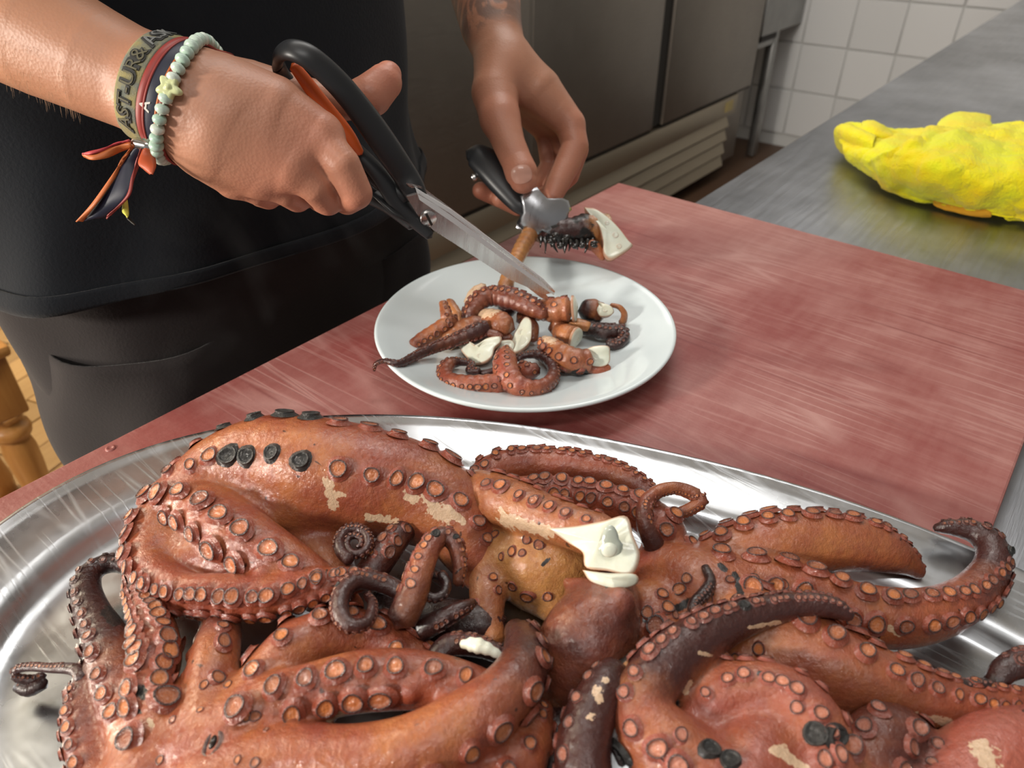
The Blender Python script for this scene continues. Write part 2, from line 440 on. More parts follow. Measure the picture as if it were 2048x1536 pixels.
bmesh.ops.bevel(bm, geom=bm.edges[:], offset=0.0018, segments=2, affect='EDGES', profile=0.5)
me = bpy.data.meshes.new('slab'); bm.to_mesh(me); bm.free()
put('slab', me, M_BOARD, bd)
for (x, y, r) in ((221, 897, 8.5), (259, 918, 7)):
    p = PZ(x, y, BT); rr = r * depth(p) / FPX
    v, f = lathe([(rr * 1.3, -0.0004), (rr * 1.1, 0.0006), (rr * 0.85, 0.0011), (rr * 0.55, 0.0005), (rr * 0.2, 0.0003), (0, 0.0003)], 20, c=p)
    put('heat_blister', mesh('blister', v, f), M_BOARD, bd)

# ------------------------------------------------------------------ oval steel tray
TC, TA, TB, TH = (0.157, 0.100), 0.345, 0.206, math.radians(110)
M_TRAY = mat('tray_steel', (0.60, 0.60, 0.60), 0.26, 1.0); n = N(M_TRAY)
c1 = n.coord((1, 1, 1))
s1 = scratches(n, ((0.4, 34), (1.3, 30), (-0.6, 38), (2.2, 26)), 1.0, hi=0.018)
s1 = n.math('MULTIPLY', s1, n.ramp(n.noise(c1, 14, 3), (0.45, 0.0), (0.65, 1.0)))
smear = n.ramp(n.noise(c1, 11, 5, 0.65), (0.35, 0.0), (0.7, 1.0))
n.set(Base_Color=n.mix(smear, (0.42, 0.435, 0.45), (0.55, 0.57, 0.60)),
      Roughness=n.math('ADD', n.ramp(n.noise(c1, 22, 4), (0.3, 0.20), (0.7, 0.36)), n.math('MULTIPLY', s1, 0.25)),
      Normal=n.bump(n.math('ADD', n.math('MULTIPLY', s1, 0.6), n.math('MULTIPLY', n.noise(c1, 120, 3), 0.25)), 0.20, 0.0005))
def oval_ring(inset, z, n=120, e=2.18):
    a, b = TA - inset, TB - inset
    t = np.linspace(0, 2 * math.pi, n, endpoint=False)
    x = a * np.sign(np.cos(t)) * np.abs(np.cos(t)) ** (2 / e); y = b * np.sign(np.sin(t)) * np.abs(np.sin(t)) ** (2 / e)
    return np.stack([TC[0] + x * math.cos(TH) - y * math.sin(TH), TC[1] + x * math.sin(TH) + y * math.cos(TH), np.full(n, z)], 1)
TF = BT + 0.0035     # tray floor top
_prof = [(0.052, BT + 0.0012), (0.046, BT + 0.003), (0.041, BT + 0.013), (0.037, BT + 0.0165), (0.006, BT + 0.0215), (0.001, BT + 0.0225), (-0.0012, BT + 0.024), (-0.0008, BT + 0.0258), (0.001, BT + 0.0265),
         (0.003, BT + 0.0260), (0.005, BT + 0.0245), (0.009, BT + 0.0232), (0.024, BT + 0.0205), (0.034, BT + 0.0190), (0.0375, BT + 0.0178), (0.0405, BT + 0.0155), (0.0432, BT + 0.0125), (0.047, BT + 0.0070), (0.050, BT + 0.0052), (0.054, BT + 0.0042), (0.060, BT + 0.0036), (0.066, TF), (0.12, TF), (0.2, TF)]
R = [oval_ring(i, z) for i, z in _prof]
V = np.concatenate(R + [[[TC[0], TC[1], TF]], [[TC[0], TC[1], BT + 0.001]]]); F = []; nn = 120
for i in range(len(R) - 1):
    for j in range(nn):
        k = (j + 1) % nn; F.append((i * nn + j, i * nn + k, (i + 1) * nn + k, (i + 1) * nn + j))
L = len(R) - 1
for j in range(nn):
    k = (j + 1) % nn; F.append((L * nn + j, L * nn + k, len(V) - 2)); F.append((k, j, len(V) - 1))
tr = put('oval_tray', mesh('tray', V, F), M_TRAY)
tag(tr, 'large oval stainless steel tray holding the whole octopuses', 'tray')

# ------------------------------------------------------------------ white plate
M_CHINA = mat('white_china', (0.69, 0.77, 0.785), 0.12, coat=0.4)
PC = PZ(1050, 642, 0.925)
pr = [(0, 0.0062), (0.05, 0.0062), (0.064, 0.0066), (0.074, 0.0085), (0.086, 0.0125), (0.100, 0.0175), (0.114, 0.0225), (0.1225, 0.0255), (0.1245, 0.0258), (0.1256, 0.0246), (0.1250, 0.0228),
      (0.118, 0.0198), (0.104, 0.0138), (0.088, 0.0078), (0.078, 0.0044), (0.0755, 0.0008), (0.073, 0.0003), (0.070, 0.0010), (0.069, 0.003), (0.05, 0.0026), (0, 0.0026)]
v, f = lathe([(r * 1.012, z) for r, z in pr][::-1], 120, c=(PC[0], PC[1], BT))
pt = put('dinner_plate', mesh('plate', v, f), M_CHINA)
tag(pt, 'round white china plate of cut octopus pieces on the red board', 'plate')
PF = BT + 0.0062
# ------------------------------------------------------------------ octopus flesh
M_FLESH = mat('cooked_octopus_skin', (0.4, 0.13, 0.06), 0.3); n = N(M_FLESH)
a = n.attr('skin'); sep = n.n('ShaderNodeSeparateColor'); n.l(a.outputs['Color'], sep.inputs[0])
dk, yl, pink = sep.outputs[0], sep.outputs[1], sep.outputs[2]
c1 = n.coord((1, 1, 1)); big = n.noise(c1, 26, 4, 0.6, 0.4); fine = n.noise(c1, 150, 4, 0.65); vfine = n.noise(c1, 620, 3, 0.6)
base = n.mix(n.ramp(big, (0.36, 0.0), (0.64, 1.0)), (0.43, 0.150, 0.050), (0.29, 0.068, 0.034))
base = n.mix(n.ramp(n.noise(c1, 55, 4, 0.65), (0.40, 0.0), (0.66, 0.65)), base, (0.25, 0.052, 0.036))
base = n.mix(n.math('MULTIPLY', pink, -2.8, True), base, n.mix(n.ramp(fine, (0.35, 0.0), (0.65, 1.0)), (0.22, 0.040, 0.022), (0.31, 0.066, 0.034)))
base = n.mix(n.math('MULTIPLY', pink, 0.8, True), base, (0.38, 0.095, 0.070))
base = n.mix(n.math('MULTIPLY', yl, n.ramp(fine, (0.3, 0.55), (0.65, 1.0))), base, (0.56, 0.27, 0.085))
dn = n.math('ADD', dk, n.math('MULTIPLY', n.math('SUBTRACT', big, 0.5), 0.55))
base = n.mix(n.ramp(dn, (0.10, 0.0), (0.42, 1.0)), base, (0.058, 0.017, 0.014))
base = n.mix(n.ramp(n.math('ADD', dk, n.math('MULTIPLY', n.math('SUBTRACT', fine, 0.5), 0.5)), (0.5, 0.0), (0.98, 1.0)), base, (0.016, 0.008, 0.008))
base = n.mix(n.math('MULTIPLY', n.ramp(n.noise(c1, 95, 2, 0.5, 0.6), (0.715, 0.0), (0.735, 1.0)), 0.85), base, (0.03, 0.012, 0.008))
pale = n.attr('pale').outputs['Fac']
pf = n.ramp(n.math('ADD', pale, n.math('MULTIPLY', n.math('SUBTRACT', n.noise(c1, 240, 4, 0.6), 0.5), 1.7)), (0.52, 0.0), (0.60, 1.0))
base = n.mix(pf, base, (0.62, 0.43, 0.28))
ch = n.attr('char').outputs['Fac']
cf = n.ramp(n.math('ADD', ch, n.math('MULTIPLY', n.math('SUBTRACT', fine, 0.5), 1.1)), (0.50, 0.0), (0.66, 1.0))
base = n.mix(cf, base, (0.010, 0.008, 0.007))
n.set(Base_Color=base, Roughness=n.math('ADD', n.ramp(fine, (0.3, 0.20), (0.7, 0.36)), n.math('MULTIPLY', cf, 0.3)), Coat_Weight=0.75, Coat_Roughness=0.06, Specular_IOR_Level=0.3)
nb = n.bump(big, 0.35, 0.004)
wr = n.noise(c1, 330, 5, 0.75, 0.5)
nrmv = n.bump(n.math('ADD', n.math('MULTIPLY', fine, 1.0), n.math('MULTIPLY', wr, 0.55)), 0.75, 0.0016, nb)
n.set(Normal=nrmv, Coat_Normal=n.bump(n.math('ADD', fine, n.math('MULTIPLY', wr, 0.6)), 0.42, 0.0013, nb))
n.set(Subsurface_Weight=0.10, Subsurface_Scale=0.004); n.b.inputs['Subsurface Radius'].default_value = (1.0, 0.35, 0.15)

M_SUCK = mat('sucker_flesh', (0.4, 0.13, 0.06), 0.3); n = N(M_SUCK)
z = n.attr('zone').outputs['Fac']; oi = n.n('ShaderNodeObjectInfo')
sep = n.n('ShaderNodeSeparateColor'); n.l(oi.outputs['Color'], sep.inputs[0])
dk = n.math('MAXIMUM', sep.outputs[0], n.attr('dk').outputs['Fac'])
wall = n.mix(sep.outputs[2], (0.28, 0.060, 0.030), (0.36, 0.095, 0.065))
rimc = n.mix(oi.outputs['Random'], (0.07, 0.016, 0.009), (0.035, 0.010, 0.007))
inn = n.mix(oi.outputs['Random'], (0.66, 0.215, 0.055), (0.50, 0.15, 0.05))
inn = n.mix(n.ramp(n.math('FRACT', n.math('MULTIPLY', oi.outputs['Random'], 7.3)), (0.45, 0.0), (0.95, 0.85)), inn, (0.24, 0.070, 0.034))
inn = n.mix(sep.outputs[2], inn, (0.58, 0.22, 0.15))
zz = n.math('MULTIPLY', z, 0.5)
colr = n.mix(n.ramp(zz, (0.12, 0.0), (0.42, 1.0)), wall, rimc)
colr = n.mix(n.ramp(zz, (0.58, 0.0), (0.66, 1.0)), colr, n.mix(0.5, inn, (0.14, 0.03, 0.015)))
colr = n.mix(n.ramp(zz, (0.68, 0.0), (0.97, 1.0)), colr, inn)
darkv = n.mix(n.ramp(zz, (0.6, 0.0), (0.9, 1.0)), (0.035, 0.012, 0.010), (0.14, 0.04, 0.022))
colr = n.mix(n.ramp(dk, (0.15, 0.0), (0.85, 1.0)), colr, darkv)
colr = n.mix(sep.outputs[1], colr, (0.009, 0.008, 0.007))
c1 = n.coord((1, 1, 1)); fz = n.noise(c1, 3.5, 4, 0.65)
n.set(Base_Color=colr, Roughness=n.math('ADD', n.math('MULTIPLY', sep.outputs[1], 0.5), n.ramp(fz, (0.3, 0.2), (0.7, 0.36))), Coat_Weight=0.8, Coat_Roughness=0.06)
nv = n.bump(fz, 0.35, 0.35); n.set(Normal=nv, Coat_Normal=nv)
M_WHITE = mat('cut_white_flesh', (0.66, 0.64, 0.50), 0.35, coat=0.3); n = N(M_WHITE)
c1 = n.coord((1, 1, 1))
w = n.ramp(n.noise(c1, 60, 4, 0.6), (0.35, 0.0), (0.7, 1.0)); e = n.attr('rim').outputs['Fac']
col = n.mix(w, (0.74, 0.78, 0.67), (0.68, 0.68, 0.54))
col = n.mix(n.ramp(e, (0.72, 0.0), (1.0, 1.0)), col, (0.55, 0.30, 0.19))
n.set(Base_Color=col, Normal=n.bump(n.noise(c1, 320, 4, 0.6), 0.3, 0.0006), Subsurface_Weight=0.15, Subsurface_Scale=0.004)
n.b.inputs['Subsurface Radius'].default_value = (1.0, 0.8, 0.5)
M_GEL = mat('gelatinous_vein', (0.42, 0.46, 0.40), 0.10, coat=0.5)

def sucker_mesh(seed, seg=14, lowres=False):
    r = random.Random(seed)
    pr = [(1.45, -0.50, 0), (1.16, -0.08, 0), (1.0, 0.22, 0.1), (0.95, 0.44, 0.2), (0.99, 0.60, 0.75), (0.97, 0.70, 1), (0.86, 0.72, 1.1), (0.78, 0.58, 1.25), (0.66, 0.40, 1.5), (0.44, 0.33, 1.9), (0.25, 0.40, 2), (0, 0.46, 2)]
    if lowres: seg = 8; pr = [(1.15, -0.3, 0), (0.85, 0.3, 0.2), (1.0, 0.68, 1), (0.78, 0.66, 1.2), (0.5, 0.42, 1.8), (0, 0.4, 2)]
    v, f = lathe([(a, b) for a, b, c in pr], seg)
    zone = np.concatenate([[c] * (1 if a < 1e-6 else seg) for a, b, c in pr])
    ph = r.uniform(0, 6.28); k = r.uniform(0.03, 0.09); e = r.uniform(0.86, 1.12)
    an = np.arctan2(v[:, 1], v[:, 0])
    s = 1 + k * np.sin(2 * an + ph) + 0.04 * np.sin(3 * an + 2 * ph)
    v = v * np.stack([s * e, s, np.ones_like(s)], 1); v[:, 2] += 0.09 * np.sin(an + ph) * np.clip(zone, 0, 1)
    return v, f, zone
SUCK = []
for s in range(5):
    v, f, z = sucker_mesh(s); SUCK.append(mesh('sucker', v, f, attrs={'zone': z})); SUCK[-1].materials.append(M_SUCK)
LOWS = sucker_mesh(3, lowres=True)

FACE = {'c': (0, .2, 1), 'u': (0, 1, .3), 'l': (-1, .2, .45), 'r': (1, .2, .45), 'd': (0, -1, .5)}
def arm_curve(a, zf, step=0.0022):
    """rows (px, py, height mm, radius px, dark) -> even samples in the room"""
    c = []
    fl = a.get('f', 'c'); fl = fl if isinstance(fl, list) else [fl] * len(a['p'])
    while len(fl) < len(a['p']): fl.append(fl[-1])
    for q, fc in zip(a['p'], fl):
        p = PZ(q[0], q[1], zf + q[2] / 1000.0); r = q[3] * depth(p) / FPX
        fc = FACE[fc] if isinstance(fc, str) else fc
        c.append([*p, r, q[4] if len(q) > 4 else 0.0, *camvec(*fc)])
    s, q = spline(c, step)
    s[:, 3] = np.maximum(s[:, 3], 0.0012)
    return s, q
def sucker_sites(a, s, q):
    """two staggered rows along the oral side -> (centre, outward, tangent, size, body radius, dark)"""
    out = []
    if a.get('s', 1) == 0: return out
    p, r, dk = s[:, :3], s[:, 3], s[:, 4]
    t, f, b = frames(p, s[:, 5:8])
    k = a.get('k', 0.31); sp = a.get('sp', 1.0); ang = a.get('ang', 0.52)
    for row in (-1, 1):
        x = a.get('s0', 0.012) + (0.0 if row < 0 else 0.5 * r[0] * sp)
        while x < q[-1] - 0.0015:
            i = int(np.searchsorted(q, x)); i = min(i, len(q) - 1)
            size = min(a.get('cap', 0.0050), max(0.0009, k * r[i])) * rnd.uniform(0.88, 1.1)
            an = row * ang * rnd.uniform(0.9, 1.1)
            d = math.cos(an) * f[i] + math.sin(an) * b[i]
            out.append((p[i], d, t[i], size, r[i], dk[i]))
            x += max(0.0019, sp * r[i] * 0.98) * rnd.uniform(0.94, 1.06)
    return out

def in_frame(p, m=90):
    x, y = proj(p); return -m < x < 2048 + m and -m < y < 1536 + m
def attr_spots(V, spots):
    """peeled or charred patches: (x0,y0,x1,y1,radius px) strokes, laid on the nearest skin"""
    P = proj(V); out = np.zeros(len(V))
    for x0, y0, x1, y1, r in spots:
        ab = np.array([x1 - x0, y1 - y0]); L = ab @ ab + 1e-6
        t = np.clip(((P - [x0, y0]) @ ab) / L, 0, 1); d = np.linalg.norm(P - ([x0, y0] + t[:, None] * ab), axis=1)
        out = np.maximum(out, np.clip(1.0 - 0.5 * d / r, 0, 1))
    return out

def place_suckers(root, sites, char_zone, most=300, pinkish=0.0, tall=1.0):
    sites = [s for s in sites if in_frame(s[0])]
    sites.sort(key=lambda s: -s[3] / depth(s[0]))
    for j, (pos, nz, tx, size, dkv, owner) in enumerate(sites[:most]):
        nz = nrm(nz); tx = nrm(tx - (tx @ nz) * nz); ty = np.cross(nz, tx)
        m = Matrix.Identity(4)
        e = rnd.uniform(0.92, 1.12)
        for q in range(3):
            m[q][0] = tx[q] * size * e; m[q][1] = ty[q] * size; m[q][2] = nz[q] * size * rnd.uniform(0.42, 0.62) * tall; m[q][3] = pos[q]
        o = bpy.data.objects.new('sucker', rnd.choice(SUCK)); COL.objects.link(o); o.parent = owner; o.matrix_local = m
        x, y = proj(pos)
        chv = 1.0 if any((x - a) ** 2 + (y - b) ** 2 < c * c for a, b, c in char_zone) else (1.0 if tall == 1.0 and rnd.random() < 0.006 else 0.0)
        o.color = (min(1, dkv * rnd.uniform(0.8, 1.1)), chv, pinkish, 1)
        if chv: 
            o['label'] = 'charred black sucker'
    rest = sites[most:]
    if rest:
        lv, lf, lz = LOWS; lf = [tuple(q) for q in lf]
        Vs = []; Fs = []; Z = []; Dk = []; k = 0
        for pos, nz, tx, size, dkv, owner in rest:
            nz = nrm(nz); tx = nrm(tx - (tx @ nz) * nz); ty = np.cross(nz, tx)
            Vs.append(pos + size * (lv[:, :1] * tx + lv[:, 1:2] * ty + lv[:, 2:] * nz))
            Fs += [tuple(i + k for i in q) for q in lf]; k += len(lv); Z.append(lz); Dk.append(np.full(len(lv), dkv))
        o = put('small_suckers', mesh('small_suckers', np.concatenate(Vs), Fs, attrs={'zone': np.concatenate(Z), 'dk': np.concatenate(Dk)}), M_SUCK, root)
        o['kind'] = 'stuff'; o.color = (0, 0, 0, 1)

def octopus(label, fused, free, webs=(), extra=(), pale=(), char=(), char_suckers=(), zf=None, h=0.0014, k=0.005, pinkish=0.0, tone=(0, 0), group='grilled octopuses on the oval tray', most=300):
    zf = TF if zf is None else zf
    chains = []; sites = []; base = []
    cur = []
    for a in list(fused) + [dict(p=w, s=0) for w in webs]:
        s, q = arm_curve(a, zf, 0.003)
        y, pk = a.get('yl', tone[0]), a.get('pk', tone[1])
        at = np.stack([s[:, 4], np.full(len(s), y), np.full(len(s), pk)], 1)
        chains.append((s[:, :3], s[:, 3], at, a.get('kk', k)))
        for c, d, t, size, r, dkv in sucker_sites(a, s, q):
            base.append((c, d, t, size, r, dkv))
            chains.append(((c + d * (r * 0.86))[None], np.array([size * 1.0]), np.array([[dkv, y * 0.4, -0.55]]), 0.0024))
        cur.append((a, s))
    V, F, at = solid(chains, h, k)
    c0 = chains[0][0][0]
    root = thing('octopus', (c0[0], c0[1], zf), label, 'octopus', group)
    body = put('body', mesh('body', V, F, attrs={'skin': at, 'pale': attr_spots(V, pale), 'char': attr_spots(V, char)}), M_FLESH, root)
    bvh = BVHTree.FromPolygons([Vector(x) for x in V], [tuple(x) for x in F.tolist()])
    S = []
    for c, d, t, size, r, dkv in base:
        hit = bvh.ray_cast(Vector(c + d * (r * 2.4)), Vector(-d))
        if hit[0] is None: continue
        p = np.array(hit[0])
        if not (0.55 * r < (p - c) @ d < 1.5 * r + 1.2 * size): continue
        S.append((p, nrm(0.65 * d + 0.35 * np.array(hit[1])), t, size, dkv, body))
    for x, y, rp in extra:
        hit = bvh.ray_cast(Vector(CC), Vector(nrm(ray(x, y))))
        if hit[0] is None: continue
        p = np.array(hit[0]); S.append((p, np.array(hit[1]), CR + 0.1 * CU, rp * depth(p) / FPX, 0.12, body))
    for a in free:
        s, q = arm_curve(a, zf)
        V2, F2 = sweep(s[:, :3], s[:, 3], s[:, 5:8], n=a.get('n', 18), flat=a.get('flat', 0.92))
        m = len(s); nn = a.get('n', 18)
        dkv = np.concatenate([np.repeat(s[:, 4], nn), [s[0, 4], s[-1, 4]]])
        fj = np.tile(np.cos(np.linspace(0, 2 * math.pi, nn, endpoint=False)), m); fj = np.concatenate([fj, [0, 0]])
        dkv = np.clip(dkv - 0.12 * fj * 0, 0, 1)
        sk = np.stack([dkv, np.full(len(dkv), a.get('yl', 0.0)), np.full(len(dkv), a.get('pk', 0.0))], 1)
        ob = put('arm_tip' if not a.get('nm') else a['nm'], mesh('arm_tip', V2, F2, attrs={'skin': sk, 'pale': attr_spots(V2, pale), 'char': attr_spots(V2, a.get('ch', ()))}), M_FLESH, root)
        for c, d, t, size, r, dkk in sucker_sites(a, s, q):
            S.append((c + d * r * 0.90, d, t, size, dkk, ob))
    place_suckers(root, S, char_suckers, most, pinkish)
    return root, body, bvh

def spiral(cx, cy, r0, r1, a0, turns, h, t0, t1, dk, n=14, asp=1.0):
    P = []; f = []
    for i in range(n):
        u = i / (n - 1); a = a0 + turns * 2 * math.pi * u; r = r0 + (r1 - r0) * u
        P.append((cx + r * math.cos(a), cy - r * math.sin(a) * asp, h, t0 + (t1 - t0) * u, dk)); f.append((math.cos(a), math.sin(a), 0.55))
    return dict(p=P, f=f)

# ---- octopus lying oral side up, lower left
oA, bodyA, bvA = octopus('spread grilled octopus lying with its mouth up at the lower left of the tray',
  fused=[
    dict(p=[(250,1640,14,66,.1),(190,1545,16,44,.12),(166,1450,17,37,.2),(165,1390,19,27,.35),(166,1352,22,16,.6)], f=(-.9,.25,.7), k=.30),
    dict(p=[(320,1510,20,84,.05),(268,1430,20,60,.12),(236,1350,20,52,.3),(212,1280,20,43,.55),(186,1228,20,34,.68),(173,1182,20,28,.72),(181,1146,20,23,.78),(210,1129,20,19,.8),(244,1131,20,16,.8),(266,1152,20,13,.8)], f=[(-.9,.3,.5)]*6+[(-.8,.6,.4),(0,1,.4),(.6,.8,.4),(.8,.4,.4)], k=.27),
    dict(p=[(350,1510,24,78,0),(324,1436,30,60,0),(306,1374,33,47,0),(316,1312,33,45,.02),(311,1252,31,37,.08),(288,1197,28,29,.25),(268,1160,25,17,.55)], f=(.25,.1,1), k=.40, sp=.72, ang=.55),
    dict(p=[(425,1480,28,80,0),(420,1395,34,58,.12),(428,1325,36,50,.16),(440,1268,32,42,.22),(446,1226,24,30,.3)], f=(-.25,.3,.9), ang=.95, k=.27),
    dict(p=[(470,1460,30,78,0),(540,1365,36,62,0),(590,1306,38,60,0),(660,1276,36,56,.02),(740,1280,30,54,.05),(820,1325,24,48,.1),(880,1365,20,40,.15)], f=(-.5,1,.15), k=.30),
    dict(p=[(470,1475,34,72,0),(545,1408,42,57,0),(620,1385,46,57,0),(720,1363,48,60,0),(820,1358,48,58,0),(900,1368,46,52,.03),(965,1380,42,40,.1),(1010,1392,38,26,.2)], f=(0,.3,1), k=.34, ang=.46, sp=1.0),
    dict(p=[(440,1580,30,92,0),(560,1530,38,78,0),(700,1528,44,74,.03),(820,1505,50,72,.06),(930,1450,54,68,.1),(1010,1388,56,60,.2),(1045,1332,54,50,.42),(1046,1286,48,38,.6),(1032,1262,40,24,.7)], f=[(.35,-.8,.7)]*3+[(.6,-.55,.65),(.8,-.35,.6),(1,-.1,.45),(1,.2,.2),(1,.4,.1)], k=.30, ang=.42),
    dict(p=[(880,1660,30,95,.02),(1000,1570,34,74,.04),(1052,1490,37,50,.1),(1078,1425,33,30,.25)], f=(.55,.2,.8), k=.27, ang=.6),
  ],
  webs=[[(425,1490,24,96,0),(330,1520,20,84,0),(300,1600,16,110,0)], [(430,1500,22,92,0),(430,1640,18,130,0)], [(520,1500,26,80,0),(640,1560,26,100,0),(800,1620,24,110,0)], [(540,1400,30,45,0),(600,1340,30,40,0)]],
  free=[dict(p=[(168,1360,23,17,.6),(150,1339,24,13,.6),(100,1336,22,10,.6),(55,1334,20,9,.62),(30,1342,18,9,.66),(34,1356,15,9,.7),(62,1360,13,10,.75),(88,1352,12,9,.75)], f=(0,1,.35), k=.3, sp=.9),
        dict(p=[(88,1365,12,14,.8),(60,1378,10,16,.8),(38,1372,9,13,.85)], f=(0,1,.4), k=.25)],
  char=[(690/2.56+0,1375,285,1392,10),(230,1240,215,1225,16),(290,1378,270,1384,12),(660/2.56,1412,680/2.56+12,1424,6)],
  extra=[(340,1402,9),(345,1440,8),(400,1420,6),(408,1370,10),(456,1370,9),(492,1432,11),(510,1432,11),(532,1460,6),(475,1520,9),(510,1525,10),(320,1520,9)],
  pale=[(660,1440,720,1408,7),(300,1440,306,1460,5)])
# mouth of that octopus
def on(bv, x, y):
    h = bv.ray_cast(Vector(CC), Vector(nrm(ray(x, y)))); return np.array(h[0]), np.array(h[1])
p, nz = on(bvA, 425, 1488); sc = depth(p) / FPX
tx = nrm(CR - (CR @ nz) * nz); ty = np.cross(nz, tx)
v, f = lathe([(1.7, -0.25), (1.3, 0.12), (1.0, 0.28), (0.75, 0.1), (0.6, -0.5), (0.3, -0.9), (0, -1.0)], 24)
ln = np.linalg.norm(v[:, :2], axis=1)
V = p + (v[:, :1] * 15 * tx + v[:, 1:2] * 27 * ty + v[:, 2:] * 14 * nz) * sc
o = put('mouth', mesh('mouth', V, f, attrs={'skin': np.stack([np.clip(1.25 - 0.75 * ln, 0, 1), 0 * ln + .3, 0 * ln], 1)}), M_FLESH, oA)
v, f = lathe([(0, -1), (0.8, -0.6), (1, 0), (0.7, 0.5), (0, 0.9)], 16)
V = p + (v[:, :1] * 8 * tx + v[:, 1:2] * 17 * ty + v[:, 2:] * 9 * nz) * sc + ty * sc * 4
o = put('beak', mesh('beak', V, f), mat('beak_black', (0.02, 0.014, 0.010), 0.25), oA); o['label'] = 'glossy black beak'

# ---- octopus with the thick looping arm, upper left
curl = spiral(712, 1086, 36, 8, math.radians(250), -1.9, 46, 14, 5, .62, 22); curl['k'] = .26; curl['sp'] = .62; curl['ang'] = .45
ring = spiral(868, 1172, 26, 20, math.radians(60), -1.15, 48, 12, 7, .85, 14); ring['k'] = .30; ring['sp'] = .6; ring['ang'] = .4
oB, bodyB, bvB = octopus('thick-armed grilled octopus looping over itself at upper left of tray, some suckers charred black',
  fused=[
    dict(p=[(965,1140,20,46,.06),(940,1090,28,64,.04),(905,1028,37,82,.02),(830,980,44,93,0),(740,956,50,100,0),(640,940,52,105,0),(540,926,50,96,0),(450,944,46,78,0),(388,985,40,62,0)], f=[(1,.5,.3),(.9,.6,.35),(.5,.8,.5),(.1,.76,.65),(0,.74,.67),(0,.74,.67),(-.1,.74,.65),(-.5,.7,.5),(-.8,.4,.5)], k=.19, sp=.54, ang=.56),
    dict(p=[(335,1010,36,50,0),(392,1012,44,56,0),(452,1054,46,63,0),(520,1102,44,62,0),(590,1147,40,56,.02),(660,1190,34,44,.06),(700,1215,28,28,.15)], f=(0,.12,1), k=.32, ang=.46, sp=.98),
    dict(p=[(410,960,40,60,0),(336,1030,34,54,0),(304,1090,32,48,0),(312,1148,34,42,0),(370,1182,38,38,0),(440,1188,42,41,0),(520,1194,44,41,0),(600,1180,46,36,0),(680,1164,46,30,.02),(735,1160,46,22,.3)], f=[(-.9,.5,.3),(-1,.2,.3),(-1,.0,.4),(-.7,-.35,.7),(-.2,-.3,.9),(0,-.25,1),(0,-.3,1),(0,-.1,1),(0,.2,1),(0,.5,.9)], k=.36, sp=.78, ang=.55),
  ],
  webs=[[(460,1000,38,62,0),(580,1012,40,62,0),(700,1010,40,58,0),(850,1040,34,52,0)], [(340,1090,32,40,0),(430,1130,34,40,0),(560,1160,34,30,0)],
        [(570,1070,24,46,.06),(640,1100,22,52,.06),(670,1150,18,44,.06)]],
  free=[curl, ring,
    dict(p=[(728,1165,32,32,.5),(768,1108,38,31,.42),(805,1062,40,26,.5),(835,1040,38,14,.7)], f=(-.25,.2,1), k=.36, sp=1.0, ang=.55),
    dict(p=[(802,1240,44,33,.42),(824,1192,50,33,.3),(840,1142,54,29,.22),(860,1094,56,25,.2),(886,1072,56,22,.3),(909,1087,54,19,.3),(919,1127,50,16,.3),(916,1168,44,12,.4)], f=[(-.8,.3,.8)]*3+[(-.7,.6,.5),(0,1,.4),(.8,.6,.3),(1,.2,.2),(1,0,.2)], k=.34, sp=.85),
    dict(p=[(812,1190,46,19,.7),(764,1166,50,21,.62),(716,1160,54,21,.52),(686,1184,56,21,.5),(680,1224,56,20,.5),(701,1251,56,17,.55),(734,1244,54,14,.55),(745,1210,52,11,.55),(734,1190,50,8,.6)], f=[(.3,1,.5),(0,1,.5),(-.4,.9,.5),(-1,.2,.5),(-1,-.3,.5),(-.3,-1,.5),(.6,-.8,.5),(1,0,.5),(.5,.8,.5)], k=.27, sp=.55, ang=.45),
    dict(p=[(830,1268,30,26,.8),(876,1242,38,23,.75),(922,1218,42,17,.68),(946,1205,40,10,.7)], f=(.2,-.6,.8), k=.3, sp=.6),
    dict(p=[(868,1325,34,26,.7),(900,1290,38,25,.62),(955,1292,40,23,.6),(1005,1312,38,18,.66),(1025,1340,34,12,.7)], f=(-.2,1,.5), k=.28, sp=.6),
    dict(p=[(1075,1395,6,40,.8),(1085,1450,8,50,.8),(1085,1620,8,60,.8)], s=0, nm='arm_root', f='u'),  # dark filler mass, stands in for shadow over the bright tray gap
    dict(p=[(760,1190,18,34,.85),(860,1240,16,50,.85),(960,1250,18,44,.8),(1000,1240,20,26,.6)], s=0, nm='arm_root'),  # dark filler lumps added beneath the pile to close its gaps
  ],
  char_suckers=[(490,850,45),(550,838,45),(605,836,30),(470,905,34),(510,908,34),(555,905,34),(602,902,26),(668,1163,10)],
  pale=[(655,965,668,1015,10),(660,985,690,990,5),(860,1000,895,1030,18),(890,1025,925,1040,8),(815,990,835,1000,10),(735,1035,790,1040,8)], pinkish=0.05)

